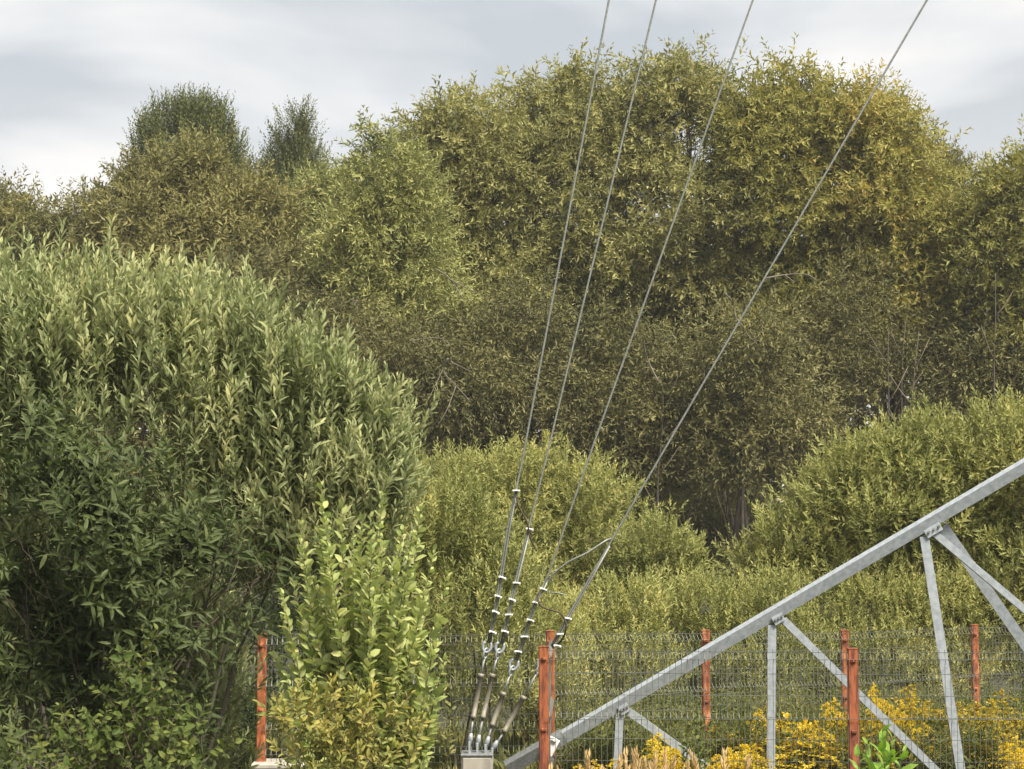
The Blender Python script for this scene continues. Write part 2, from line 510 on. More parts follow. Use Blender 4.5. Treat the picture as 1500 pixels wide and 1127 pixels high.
def pick_large(LA, LT, LI, n, cell=9.0):
    """indices of the n leaves that show largest from the camera among those nothing covers"""
    sx = 750 + LT[:, 0] / LT[:, 1] * F; sz = HZ - (LT[:, 2] - EYE) / LT[:, 1] * F
    ins = (sx > 0) & (sx < 1500) & (sz < 1127) & (sz > 0)
    c = (sx // cell).astype(int) * 4096 + (sz // cell).astype(int)
    order = np.argsort(LT[:, 1])
    _, first = np.unique(c[order], return_index=True)
    front = order[first]
    front = front[ins[front]]
    s = np.linalg.norm(LA[front, :, 0], axis=1)
    face = np.abs(LA[front, 1, 2]) / s
    side = np.sqrt(np.clip(1 - (LA[front, 1, 0] / s) ** 2, 0, 1))
    return front[np.argsort(-(s ** 2) * (face + .15) * side / LT[front, 1] ** 2)[:n]]


def leaf_parts(root, LA, LT, LI, tmpl, mat, n=300):
    """the n largest-showing leaves as single objects; returns the mask of the rest"""
    idx = pick_large(LA, LT, LI, n)
    V, T = tmpl
    shades = [np_mesh('leaf', V, T, np.full(len(V), t)) for t in (.2, .35, .5, .65, .8)]
    for m in shades: m.materials.append(mat)
    b = base_of(root)
    for i in idx:
        o = bpy.data.objects.new('leaf', shades[int(np.clip((LI[i] - .2) / .15 + .5, 0, 4))])
        m4 = np.eye(4); m4[:3, :3] = LA[i]; m4[:3, 3] = LT[i] - b
        o.parent = root
        o.matrix_local = Matrix(m4.tolist())
        COL.objects.link(o)
    rest = np.ones(len(LT), bool); rest[idx] = False
    return rest


def limbs(root, base, lobes, r_trunk, fork=.35, twigs=9, matb='bark', mult=1, top=None):
    """trunk(s) with curved limbs to every lobe and branches inside the lobes"""
    b = np.array(base)
    zs = sorted(l[2] for l in lobes)
    zt = zs[int(len(zs) * .8)] if top is None else top
    g = G()
    for k in range(mult):
        off = Vector((random.uniform(-.5, .5), random.uniform(-.4, .4), 0)) * (0 if mult == 1 else 1)
        cx = sum(l[0] for l in lobes) / len(lobes); cy = sum(l[1] for l in lobes) / len(lobes)
        if mult > 1:
            q = random.choice(lobes); cx, cy = q[0], q[1]
        pts = []
        for i in range(9):
            u = i / 8
            pts.append((b[0] + off.x + (cx - b[0] - off.x) * u ** 1.4 + random.uniform(-.06, .06) * zt * .25 * u,
                        b[1] + off.y + (cy - b[1] - off.y) * u ** 1.4, zt * u - .1))
        g.tube(pts, [r_trunk * (1.15 - .95 * i / 8) for i in range(9)], 8)
    g.obj('trunk', M[matb], root, True)
    p0, p1, r0, r1 = [], [], [], []
    for l in lobes:
        c = np.array(l[:3]); rad = np.array(l[3:])
        h = max(.12 * zt, c[2] * random.uniform(fork, fork + .25))
        u = min(1, h / zt)
        s = np.array([b[0] + (cx - b[0]) * u ** 1.4, b[1] + (cy - b[1]) * u ** 1.4, h])
        mid = (s + c) / 2 + np.array([0, 0, .18 * np.linalg.norm(c - s)])
        prev = s
        for k in range(1, 7):
            t = k / 6
            q = s * (1 - t) ** 2 + mid * 2 * t * (1 - t) + c * t * t + rng.normal(0, .03, 3) * rad.mean()
            p0.append(prev); p1.append(q)
            rr = r_trunk * .42
            r0.append(rr * (1 - .75 * (k - 1) / 6)); r1.append(rr * (1 - .75 * k / 6)); prev = q
        for j in range(twigs):
            d = rng.normal(0, 1, 3); d[2] = d[2] * .7 + .35; d /= np.linalg.norm(d)
            st = c + rng.normal(0, .15, 3) * rad
            prev = st
            for k in range(1, 5):
                q = st + d * rad * .92 * k / 4 + np.array([0, 0, .10 * rad[2] * (k / 4) ** 2]) + rng.normal(0, .04, 3) * rad
                p0.append(prev); p1.append(q)
                rr = r_trunk * .13
                r0.append(rr * (1 - .8 * (k - 1) / 4)); r1.append(rr * (1 - .8 * k / 4)); prev = q
    o = link('branches', seg_mesh('branches', p0, p1, r0, r1, b, 4), M['twig'], root)
    o['kind'] = 'stuff'


def plant(name, label, cat, group, Y, rows, mat, var, tmpl, dens, seed, up=.8, outw=.7, rnd=.35, scale=(.8, 1.2),
          r_trunk=.05, depth=1.0, tint=.45, tspread=.16, patch=.14, pf=.9, parts=0, twig_mat='twig', base_px=None, droop=0.0,
          rough=.16, inner=.45, back_keep=.35, under=-.55, fork=.25, twigs=8, stems=1, shoot_len=0, crown='crown', flat=1.0, gap=None, gapf=1.2, stray=.05, top=None, sub=0, rmin=.3):
    lobes = lobes_px(rows, Y, depth, flat)
    shell = clumps(lobes, sub, rmin=rmin) if sub else lobes
    bx = at(base_px, 900, Y).x if base_px is not None else sum(l[0] * l[3] for l in lobes) / sum(l[3] for l in lobes)
    base = (bx, Y, 0)
    root = thing(name, base, label, cat, group)
    P, Nv = sample_crown(shell, dens, seed, rough, inner, back_keep, under, stray)
    if gap is not None:
        keep = lump(P, gapf, seed + 5) > gap + rng.normal(0, .12, len(P))
        P, Nv = P[keep], Nv[keep]
    D = Nv * outw + np.array([0, 0, up]) + rng.normal(0, rnd, P.shape)
    D[:, 2] -= droop * rng.random(len(P))
    Sc = rng.uniform(scale[0], scale[1], len(P))
    ti = tint + rng.normal(0, tspread, len(P)) + patch * lump(P, pf, seed + 77)
    LA, LT, LI = expand(P, D, Sc, ti, VAR[var])
    if parts:
        m = leaf_parts(root, LA, LT, LI, TM[tmpl], M[mat], parts)
        LA, LT, LI = LA[m], LT[m], LI[m]
    c = link(crown, leaf_mesh(crown, LA, LT, LI, TM[tmpl], np.array(base)), M[mat], root)
    c['kind'] = 'stuff'
    if shoot_len:
        Dn = D / np.linalg.norm(D, axis=1, keepdims=True)
        t = link('shoot_stems', seg_mesh('shoot_stems', P, P + Dn * (Sc * shoot_len)[:, None], .0035, .0015, np.array(base)), M[twig_mat], root)
        t['kind'] = 'stuff'
    limbs(root, base, lobes, r_trunk, fork, twigs, mult=stems, top=top)
    return root


# ------------------------------------------------------------------ ground
def axis_steps(lo, hi):
    a = np.linspace(lo, hi, 61)
    far = np.array([30, 80, 180, 400])
    return np.concatenate([lo - far[::-1], a, hi + far])


gx, gy = axis_steps(-45, 45), axis_steps(-20, 100)
GX, GY = np.meshgrid(gx, gy)
GZ = .05 * np.sin(GX * .7 + 1) * np.cos(GY * .5) + .03 * np.sin(GX * 1.9 + GY * 1.3) - .05
V = np.stack([GX, GY, GZ], 2).reshape(-1, 3)
nxp = len(gx)
Q = np.array([(j * nxp + i, j * nxp + i + 1, (j + 1) * nxp + i + 1, (j + 1) * nxp + i) for j in range(len(gy) - 1) for i in range(nxp - 1)])
tag(link('ground', np_mesh('ground', V, Q, smooth=True), M['ground']), 'rough ground under the weeds and bushes', None, None, 'structure')

# ------------------------------------------------------------------ thin damp air
hm = bpy.data.materials.new('thin_haze'); hm.use_nodes = True
hn = hm.node_tree
hn.nodes.remove(hn.nodes['Principled BSDF'])
hv = hn.nodes.new('ShaderNodeVolumePrincipled')
hv.inputs['Color'].default_value = (0.93, 0.94, 0.95, 1); hv.inputs['Density'].default_value = 0.0005; hv.inputs['Anisotropy'].default_value = 0.2
hn.links.new(hv.outputs[0], hn.nodes['Material Output'].inputs['Volume'])
hz_o = G().box((0, 40, 17.5), (940, 960, 38)).obj('haze', hm)
tag(hz_o, 'thin damp air over the clearing', 'haze', None, 'stuff')

# ------------------------------------------------------------------ far trees
FT = 'trees at the wood edge'
def tree(label, Y, rows, mat, dens=150, seed=1, var='spray', tmpl='wide_s', name='willow_tree', up=.05, droop=1.05, outw=.75, rnd=.45, **k):
    k.setdefault('r_trunk', .13); k.setdefault('patch', .20); k.setdefault('pf', .75); k.setdefault('twigs', 6); k.setdefault('sub', 10); k.setdefault('rough', .26); k.setdefault('inner', .6); k.setdefault('scale', (.6, 1.4)); k.setdefault('gap', -.78); k.setdefault('gapf', .75)
    rows = [(r[0], r[1] + 12) + tuple(r[2:]) for r in rows]
    return plant(name, label, 'tree', FT, Y, rows, mat, var, tmpl, dens * 1.05, seed, up=up, droop=droop, outw=outw, rnd=rnd, **k)


tree('low rounded bushy tree at the far left edge under open sky', 60, [(5, 320, 55), (45, 335, 42), (-60, 330, 80), (20, 400, 70), (-40, 420, 90)], 'brown', seed=10, up=.5)
tree('small brownish tree in the dip left of the dark spiky topped tree', 58, [(82, 330, 30), (128, 315, 36), (150, 345, 40), (105, 385, 65), (160, 410, 60)], 'brown', seed=11, up=.5)
tree('dark broad tree with a spiky flat top of upright twigs', 66,
     [(222, 195, 15), (238, 176, 13), (256, 172, 15), (278, 166, 16), (300, 170, 15), (318, 178, 13), (331, 196, 13), (216, 222, 18), (240, 206, 22), (268, 200, 26), (298, 202, 25), (322, 216, 17),
      (340, 228, 12), (348, 246, 10), (235, 245, 30), (275, 240, 38), (318, 248, 26), (345, 268, 18), (212, 258, 18), (280, 300, 60), (330, 300, 40)], 'spire', 820, 12, 'upright', 'ell_s',
     'birch_tree', up=1.6, droop=0, outw=.5, rnd=.3, rough=.45, scale=(.35, 1.3), gap=-.6, gapf=2.0, flat=1.25, sub=0, stray=.1)
tree('narrow dark spire shaped tree standing alone against the sky', 66,
     [(432, 168, 8), (423, 176, 9), (441, 180, 10), (430, 190, 15), (414, 202, 11), (447, 204, 12), (430, 212, 20), (408, 224, 13), (452, 228, 14), (430, 238, 26), (402, 250, 15), (458, 256, 14), (430, 266, 30), (392, 282, 26), (462, 288, 26), (428, 310, 50), (430, 380, 55)], 'spire', 820, 13, 'upright', 'ell_s',
     'birch_tree', up=1.5, droop=0, outw=.6, rnd=.3, rough=.45, scale=(.3, 1.15), gap=-.6, gapf=2.0, flat=1.25, sub=0, stray=.1)
tree('olive brown bushy tree in front of the spiky topped tree', 54,
     [(262, 275, 55), (205, 285, 48), (330, 300, 60), (175, 330, 45), (240, 360, 90), (340, 370, 80), (160, 390, 50), (390, 330, 50), (300, 440, 80), (400, 430, 70), (290, 235, 25)],
     'brown', 165, 14, up=.6, droop=.3, tint=.5)
tree('low green tree filling the gap between spire and large willows', 60,
     [(478, 278, 40), (512, 272, 32), (450, 310, 45), (500, 330, 55), (455, 380, 60), (520, 400, 60), (480, 470, 70), (440, 530, 60)], 'fresh', 150, 15, up=.4)
tree('fresh green willow at the left end of the large willows', 52,
     [(560, 250, 44), (548, 198, 20), (590, 290, 60), (525, 325, 55), (600, 370, 75), (545, 410, 65), (615, 440, 65), (560, 490, 65), (500, 470, 50), (580, 250, 50)],
     'fresh', 165, 16, tint=.55, base_px=570)
tree('rounded olive willow crown left of the guy wires', 55,
     [(655, 185, 52), (692, 178, 50), (622, 212, 52), (725, 200, 45), (660, 250, 75), (740, 260, 60), (700, 330, 80), (650, 400, 70), (720, 430, 80), (660, 500, 75)],
     'olive', 165, 17, tint=.5, base_px=690)
tree('tall willow with feathery sprigs on top behind leftmost guy wires', 56,
     [(790, 155, 45), (845, 142, 48), (900, 150, 46), (830, 210, 75), (895, 230, 70), (770, 250, 60), (850, 320, 85), (790, 390, 75), (870, 430, 80), (775, 116, 13), (842, 92, 16), (872, 96, 15), (812, 108, 12), (742, 118, 10), (800, 500, 70), (880, 520, 60)],
     'olive', 160, 18, tint=.47, base_px=830)
tree('tallest willow crown rising behind the two middle guy wires', 55,
     [(955, 130, 46), (1008, 118, 46), (1058, 140, 46), (1000, 200, 75), (1078, 215, 65), (945, 250, 65), (1020, 310, 85), (950, 380, 75), (1060, 400, 80), (990, 460, 75), (1006, 72, 13), (938, 98, 11), (1042, 84, 10), (968, 84, 12), (1085, 105, 13), (1010, 545, 60)],
     'olive', 160, 19, tint=.52, base_px=1010)
tree('yellow green willow crown between the right guy wire and tallest willow', 54,
     [(1092, 165, 44), (1100, 240, 58), (1165, 128, 42), (1128, 152, 42), (1202, 150, 45), (1160, 215, 75), (1240, 165, 44), (1225, 245, 75), (1150, 310, 80), (1220, 360, 75), (1140, 420, 75), (1176, 84, 11), (1150, 96, 13), (1195, 100, 12), (1210, 450, 65), (1120, 500, 60)],
     'gold', 160, 20, tint=.42, base_px=1170)
tree('golden yellowing willow crown right of the rightmost guy wire', 53,
     [(1290, 172, 42), (1318, 205, 48), (1271, 112, 14), (1310, 145, 14), (1335, 260, 58), (1290, 290, 70), (1362, 330, 55), (1300, 370, 75), (1370, 400, 48), (1340, 450, 60), (1280, 450, 55), (1265, 160, 35)],
     'gold', 165, 21, tint=.62, base_px=1310)
tree('thin sparse tree with bare twigs behind the golden willow', 68,
     [(1370, 205, 10), (1378, 235, 20), (1388, 270, 28), (1400, 250, 14), (1390, 310, 40), (1395, 370, 45)], 'brown', 130, 22, up=.9, droop=.2)
tree('green willow at the right edge of the wood', 52,
     [(1490, 250, 38), (1460, 275, 36), (1435, 308, 38), (1500, 310, 66), (1475, 385, 82), (1540, 300, 80), (1490, 465, 75), (1440, 440, 45), (1560, 420, 100), (1498, 215, 12)],
     'gold', 160, 23, tint=.3, base_px=1490)
# darker lower growth under the big crowns
UN = 'shaded understory trees under the tall crowns'
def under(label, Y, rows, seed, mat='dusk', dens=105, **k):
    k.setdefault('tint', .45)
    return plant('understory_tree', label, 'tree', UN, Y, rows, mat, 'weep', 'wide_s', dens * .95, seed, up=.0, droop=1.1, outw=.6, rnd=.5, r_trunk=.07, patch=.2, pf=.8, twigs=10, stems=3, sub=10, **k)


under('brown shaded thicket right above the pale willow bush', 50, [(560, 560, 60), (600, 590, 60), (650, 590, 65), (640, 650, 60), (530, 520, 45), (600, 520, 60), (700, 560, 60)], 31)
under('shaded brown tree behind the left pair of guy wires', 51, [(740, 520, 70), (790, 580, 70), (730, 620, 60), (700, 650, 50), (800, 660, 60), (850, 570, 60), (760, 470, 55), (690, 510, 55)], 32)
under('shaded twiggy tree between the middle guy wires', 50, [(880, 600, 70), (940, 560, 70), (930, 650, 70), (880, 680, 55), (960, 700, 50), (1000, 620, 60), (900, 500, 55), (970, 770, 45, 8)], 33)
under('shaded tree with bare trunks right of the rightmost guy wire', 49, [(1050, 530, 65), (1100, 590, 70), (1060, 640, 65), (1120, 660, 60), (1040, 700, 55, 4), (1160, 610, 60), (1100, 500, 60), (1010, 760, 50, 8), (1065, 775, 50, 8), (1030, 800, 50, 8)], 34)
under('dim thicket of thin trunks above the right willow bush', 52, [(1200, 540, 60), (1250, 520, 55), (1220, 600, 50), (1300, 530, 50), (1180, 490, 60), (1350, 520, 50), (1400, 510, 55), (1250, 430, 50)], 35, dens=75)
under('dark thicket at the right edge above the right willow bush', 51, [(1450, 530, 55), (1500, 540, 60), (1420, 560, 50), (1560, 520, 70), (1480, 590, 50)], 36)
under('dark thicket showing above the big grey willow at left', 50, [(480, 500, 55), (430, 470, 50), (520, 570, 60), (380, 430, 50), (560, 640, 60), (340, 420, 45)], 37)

# mass of wood far behind, seen only through gaps
fw = []
for i in range(46):
    x = -26 + 52 * (i + random.uniform(-.3, .3)) / 45
    px = 750 + x / 78 * F
    hi = 7.0 + 1.2 * math.sin(i * 1.3) + (4.0 if 560 < px < 1330 else 0)
    for z, r in ((hi, 1.5), (hi - 2.2, 2.0), (hi - 4.5, 2.2), (3.2, 2.2), (1.2, 2.0)):
        if z > 1: fw.append((x, 78 + random.uniform(-3, 3), z, r, r, r))
P, Nv = sample_crown(fw, 24, 91, back_keep=.1, inner=.3)
D = Nv + np.array([0, 0, .3]) + rng.normal(0, .4, P.shape)
LA, LT, LI = expand(P, D, rng.uniform(.8, 1.3, len(P)), .4 + rng.normal(0, .15, len(P)), VAR['mass'])
tag(link('distant_woodland', leaf_mesh('distant_woodland', LA, LT, LI, TM['mass_s'], np.zeros(3)), M['brown']), 'dense wood far behind the willows', 'woodland', None, 'stuff')

# bare dead branches in the shade of the wood, each a branch with side twigs
def snag(label, Y, lines):
    pts0 = at(*lines[0][0], Y)
    root = thing('dead_branch', pts0, label, 'branch', 'bare branches in the wood')
    for i, ln in enumerate(lines):
        g = G()
        P = spline([at(x, y, Y + .2 * math.sin(k * 1.7 + i)) for k, (x, y) in enumerate(ln)], 5)
        g.tube(P, [(.022 if i == 0 else .014) * (1 - .6 * k / len(P)) for k in range(len(P))], 5)
        g.obj('bough' if i == 0 else 'side_twig', M['dead_twig'], root, True)


snag('pale bare branch with drooping twigs above the pale bush at centre left', 47.5, [[(656, 525), (650, 545), (668, 565), (690, 590)], [(656, 525), (640, 560), (625, 590)], [(668, 565), (655, 600), (640, 625)], [(660, 530), (690, 545)]])
snag('pale bare horizontal branch crossing behind the rightmost guy wire', 47.8, [[(1120, 408), (1150, 403), (1180, 402), (1195, 410)], [(1150, 403), (1165, 415)]])
snag('hooked bare branch left of the rightmost guy wire', 47.6, [[(1062, 430), (1075, 445), (1078, 465), (1090, 480)], [(1078, 465), (1095, 490), (1110, 505)]])
snag('curved pale twig between the two right guy wires', 47.4, [[(965, 560), (950, 530), (943, 505), (945, 490)], [(945, 505), (955, 500)], [(972, 500), (985, 492), (990, 500)]])
snag('grey bare twigs fanning among leaves left of the guy wires', 48, [[(640, 395), (660, 410), (680, 440)], [(600, 500), (640, 495), (660, 505)], [(660, 410), (700, 430)]])

# slim bare trunks standing in the gaps
for k, (lab, px, Y, y0, y1, lean) in enumerate([
        ('slim dark trunk in the gap beside the dark hollow', 1088, 48.5, 760, 500, 4),
        ('thin leaning trunk above the right willow bush, leftmost of three', 1290, 50, 590, 480, 14),
        ('thin leaning trunk above the right willow bush, middle of three', 1305, 50.5, 590, 470, 22),
        ('thin leaning trunk above the right willow bush, rightmost of three', 1318, 50.2, 590, 485, 26),
        ('slim grey trunk at the right edge under the green willow', 1462, 50, 570, 400, -6),
        ('pair-wide brown trunk behind rightmost guy wire', 960, 48.5, 720, 560, 10)]):
    b = at(px, 900, Y); b.z = 0
    top = at(px + lean, y1, Y)
    root = thing('bare_trunk', b, lab, 'tree trunk', 'bare trunks in the wood')
    g = G(); pts = [b.lerp(top, i / 8) + Vector((.05 * math.sin(i * 1.3 + k), .04 * math.cos(i + k), 0)) for i in range(9)]
    g.tube(pts, [.055 * (1.1 - .12 * i) for i in range(9)], 7); g.obj('trunk', M['bark'], root, True)
    g = G()
    for i in (4, 5, 6, 7):
        s = pts[i]; d = Vector((random.choice((-1, 1)) * random.uniform(.3, .8), random.uniform(-.3, .2), random.uniform(.5, .9)))
        g.tube([s, s + d * .4 + Vector((0, 0, .02)), s + d * .9 + Vector((0, 0, .15))], [.022, .015, .006], 5)
    t = g.obj('twigs', M['twig'], root, True); t['kind'] = 'stuff'

# ------------------------------------------------------------------ bushes in the middle distance
BU = 'willow bushes in the clearing'
def bush(label, Y, rows, mat, dens, seed, **k):
    k.setdefault('r_trunk', .015); k.setdefault('twigs', 5); k.setdefault('stems', 5); k.setdefault('var', 'mid_up'); k.setdefault('tmpl', 'ell_s'); k.setdefault('rough', .18); k.setdefault('sub', 10); k.setdefault('gap', -.95); k.setdefault('gapf', 1.1)
    var, tmpl = k.pop('var'), k.pop('tmpl')
    return plant('willow_bush', label, 'bush', BU, Y, rows, mat, var, tmpl, dens * .6, seed, **k)


bush('rounded pale olive willow bush behind the upper clamps of the guy wires', 31,
     [(720, 725, 62), (790, 725, 62), (850, 740, 60), (890, 760, 50), (760, 800, 90), (850, 820, 80), (680, 740, 60), (640, 730, 55), (700, 840, 90), (790, 900, 90)],
     'midwillow', 560, 41, tint=.42, scale=(.75, 1.15), patch=.16)
bush('small dark green bush in front of the dark hollow', 30,
     [(955, 812, 45), (990, 838, 42), (925, 840, 45), (960, 870, 60), (1015, 865, 28)], 'midwillow', 620, 42, tint=.28, scale=(.7, 1.1))
bush('large dome shaped yellow green willow bush at right', 27,
     [(1430, 678, 70), (1340, 690, 66), (1272, 708, 62), (1490, 680, 76), (1222, 755, 62), (1300, 750, 90), (1400, 750, 100), (1490, 770, 110), (1165, 805, 56), (1112, 842, 46), (1240, 840, 80), (1350, 860, 90), (1460, 880, 100), (1560, 720, 105), (1580, 850, 120), (1150, 880, 60)],
     'midwillow', 620, 43, tint=.47, scale=(.8, 1.2), patch=.16, base_px=1380)
bush('tall loose light green willow bush between young shrub and guy wires', 21.5,
     [(660, 780, 70), (700, 800, 55), (640, 850, 80), (720, 860, 50), (600, 800, 70), (690, 920, 80), (740, 850, 42), (560, 820, 70), (620, 960, 90), (770, 920, 45), (700, 1010, 80)],
     'midwillow', 520, 44, tint=.40, scale=(.6, 1.0), up=1.2, outw=.4, patch=.2)
bush('yellowish leafy sprig of willow right beside the guy wires', 22.5,
     [(790, 830, 24), (775, 870, 30), (800, 900, 38), (770, 930, 45), (820, 960, 60), (765, 1000, 52), (790, 1040, 55), (735, 1045, 60), (825, 1030, 55)], 'midwillow', 420, 45, tint=.60, scale=(.5, .85), up=1.2, outw=.3)
SC = 'low willow scrub behind the mesh fence'
def scrub(label, Y, rows, seed, tint=.5, **k):
    return plant('willow_scrub', label, 'bush', SC, Y, rows, 'midwillow', 'mid_up', 'ell_s', 900, seed, up=1.3, outw=.35, scale=(.5, .9), r_trunk=.011, twigs=4, stems=8, tint=tint, patch=.2, pf=1.3, **k)


scrub('low yellow green scrub behind the fence near the paired posts', 25, [(880, 915, 45), (930, 905, 48), (850, 960, 55), (920, 980, 70), (870, 1040, 60)], 51, .55)
scrub('low yellow green scrub behind the fence left of the single orange post', 25.5, [(985, 900, 46), (1030, 905, 45), (990, 970, 65), (1050, 980, 60), (1000, 1040, 60)], 52, .5)
scrub('low scrub behind the fence in the middle of the lattice frame', 25.5, [(1090, 915, 48), (1140, 905, 45), (1100, 980, 65), (1170, 985, 60), (1130, 1040, 60)], 53, .42)
scrub('low scrub behind the fence right of the thin upright steel strut', 26, [(1210, 900, 42), (1265, 895, 45), (1220, 965, 62), (1290, 975, 65), (1250, 1040, 60)], 54, .58)
scrub('bright yellow green scrub under the steep lattice strut', 26, [(1330, 905, 42), (1385, 895, 46), (1340, 970, 65), (1400, 980, 60), (1370, 1040, 60)], 55, .62)
scrub('low scrub behind the fence at the right edge', 26.5, [(1450, 900, 44), (1505, 905, 48), (1450, 975, 62), (1520, 980, 70), (1560, 920, 60)], 56, .52)

plant('willow_scrub', 'green scrub behind the leftmost orange post, coloured dim to stand for shade', 'bush', SC, 21.5,
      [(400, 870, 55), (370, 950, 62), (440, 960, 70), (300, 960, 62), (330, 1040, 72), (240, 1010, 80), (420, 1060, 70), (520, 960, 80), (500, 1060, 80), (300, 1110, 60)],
      'shadewillow', 'mid_up', 'lance_s', 520, 57, up=1.0, outw=.5, scale=(.6, 1.0), r_trunk=.014, twigs=4, stems=5, tint=.2)  # low tint puts the shade of the hollow into the leaf colour

# ------------------------------------------------------------------ big bushes at the left
plant('willow_bush', 'big grey green willow bush with pale upright shoot tips filling the left', 'bush', BU, 15.5,
      [(30, 515, 86), (115, 525, 90), (215, 540, 88), (310, 545, 82), (395, 575, 80), (465, 620, 68), (530, 665, 52), (572, 668, 36), (-90, 535, 125),
       (80, 590, 130), (220, 610, 125), (350, 640, 110), (450, 690, 90), (530, 730, 70), (430, 790, 90), (330, 760, 110), (500, 820, 80), (-80, 650, 180), (480, 745, 72), (440, 850, 58), (540, 740, 52), (390, 860, 45, .8), (285, 940, 55, 1.5), (285, 1040, 58, 1.6), (235, 1010, 85, 1.8), (280, 1120, 62, 1.5), (60, 900, 130, 2.2), (-40, 1000, 140, 2.2), (120, 1060, 120, 2.2), (160, 880, 100, 2.0), (-30, 800, 120, 2.0)],
      'silver', 'willow_up', 'lance', 1020, 61, up=1.3, outw=.45, rnd=.28, scale=(.55, 1.55), r_trunk=.018, inner=.62, tint=.55, rough=.34, stray=.12, patch=.16, pf=1.6,
      parts=300, base_px=200, gap=-.8, gapf=1.6, twigs=7, stems=6, shoot_len=.33, twig_mat='green_twig', depth=1.1)
plant('willow_bush', 'glossy green leafy bush in the lower left corner, leaves coloured dark as shade', 'bush', BU, 13.6,
      [(40, 730, 105), (150, 775, 100), (260, 790, 80), (330, 825, 50), (388, 850, 38), (360, 870, 40), (-90, 750, 145), (50, 830, 130), (180, 860, 115), (262, 880, 72), (300, 915, 34),
       (60, 980, 140), (190, 1000, 110), (250, 960, 80), (50, 1130, 150), (190, 1130, 110), (-120, 950, 200), (250, 1120, 60)],
      'shadewillow', 'dark_up', 'lance', 760, 62, up=.65, outw=.7, rnd=.38, scale=(.7, 1.25), r_trunk=.018, tint=.45, rough=.26, inner=.6, patch=.18, pf=1.8,
      parts=300, base_px=130, gap=-.30, gapf=1.9, twigs=7, stems=5, shoot_len=.27, twig_mat='green_twig', depth=1.0, droop=.25)
plant('round_leaf_shrub', 'small yellow green round leaved shrub in front of the dark bush', 'shrub', None, 11.8,
      [(205, 1000, 20), (192, 1035, 30), (228, 1065, 36), (155, 1085, 38), (220, 1110, 60), (110, 1115, 45), (180, 1140, 70), (270, 1120, 40)],
      'round', 'round', 'oval', 620, 63, up=.6, outw=.6, rnd=.5, scale=(.8, 1.3), r_trunk=.012, tint=.5, tspread=.2, parts=200, base_px=150, twigs=5, stems=3, shoot_len=.2)


def stems_shrub(name, label, cat, Y, base_px, tips, mat, tmpl, leaf, gap, parts, seed, tint=.5, zlo=.35, angle=(75, 40), group=None, spread=.35, base_r=.009):
    """a shrub of separate rising stems, leaves set alternately along each"""
    bx = at(base_px, 900, Y).x
    root = thing(name, (bx, Y, 0), label, cat, group)
    LA, LT, LI = [], [], []
    g = G()
    for (px, py) in tips:
        tip = at(px, py, Y + random.uniform(-spread, spread))
        b = Vector((bx + random.uniform(-.12, .12), Y + random.uniform(-.12, .12), 0))
        mid = Vector((b.x + (tip.x - b.x) * .45, b.y + (tip.y - b.y) * .45, tip.z * .5))
        pts = spline([b, mid, tip], 8)
        g.tube(pts, [base_r * (1.1 - .85 * i / (len(pts) - 1)) for i in range(len(pts))], 5)
        ln = sum((pts[i + 1] - pts[i]).length for i in range(len(pts) - 1))
        n = int(ln * (1 - zlo) / gap)
        for k in range(n):
            u = zlo + (1 - zlo) * (k + .5) / n
            f = u * (len(pts) - 1); i = min(int(f), len(pts) - 2)
            p = pts[i].lerp(pts[i + 1], f - i); ax = (pts[i + 1] - pts[i]).normalized()
            tl = math.radians(angle[0] + (angle[1] - angle[0]) * u + random.gauss(0, 12)); az = k * 2.4 + random.gauss(0, .4)
            x = ax.cross(Vector((0, 1, 0))).normalized(); y = ax.cross(x)
            o = x * math.cos(az) + y * math.sin(az)
            d = ax * math.cos(tl) + o * math.sin(tl)
            upv = (ax * math.sin(tl) - o * math.cos(tl))
            side = upv.cross(d); r = random.gauss(0, .6)
            s2 = side * math.cos(r) + upv * math.sin(r); n2 = d.cross(s2)
            sc = leaf * random.uniform(.65, 1.2) * (1 if u < .85 else 1 - .45 * (u - .85) / .15)
            LA.append(np.array([[d.x, s2.x, n2.x], [d.y, s2.y, n2.y], [d.z, s2.z, n2.z]]) * sc)
            LT.append(tuple(p)); LI.append(tint + random.gauss(0, .17))
    LA, LT, LI = np.array(LA), np.array(LT), np.array(LI)
    m = leaf_parts(root, LA, LT, LI, TM[tmpl], M[mat], parts)
    if m.any():
        c = link('foliage', leaf_mesh('foliage', LA[m], LT[m], LI[m], TM[tmpl], base_of(root)), M[mat], root); c['kind'] = 'stuff'
    g.obj('stems', M['green_twig'], root, True)
    return root


tips = [(470, 706), (441, 765), (500, 735), (560, 722), (530, 762), (617, 737), (590, 775), (637, 805), (626, 850), (645, 905), (600, 830), (413, 902), (428, 850), (470, 800), (510, 830), (560, 820),
        (540, 880), (480, 900), (448, 950), (590, 920), (652, 962), (418, 985), (642, 1012), (500, 980), (560, 980), (605, 1030), (450, 1040), (525, 1030), (475, 760), (545, 790), (450, 860), (575, 870), (520, 920), (460, 1000), (620, 960), (630, 1060)]
tips += [(x + random.uniform(-22, 22), y + random.uniform(10, 60)) for x, y in tips]
stems_shrub('young_willow', 'young bushy goat willow with big oval yellow green leaves before the fence', 'shrub', 12.4, 535, tips, 'young', 'oval', .092, .018, 300, 71, .55, .26)
plant('yellowing_shrub', 'low ochre yellow shrub at the foot of the young goat willow', 'shrub', None, 11.4,
      [(428, 1066, 18), (458, 1072, 34), (500, 1085, 50), (545, 1070, 34), (438, 1112, 36), (560, 1115, 50), (490, 1135, 60)],
      'ochre', 'low', 'ellipse', 620, 72, up=1.0, outw=.6, rnd=.35, scale=(.6, 1.0), r_trunk=.010, tint=.5, tspread=.2, parts=200, base_px=490, twigs=5, stems=4, shoot_len=.2)

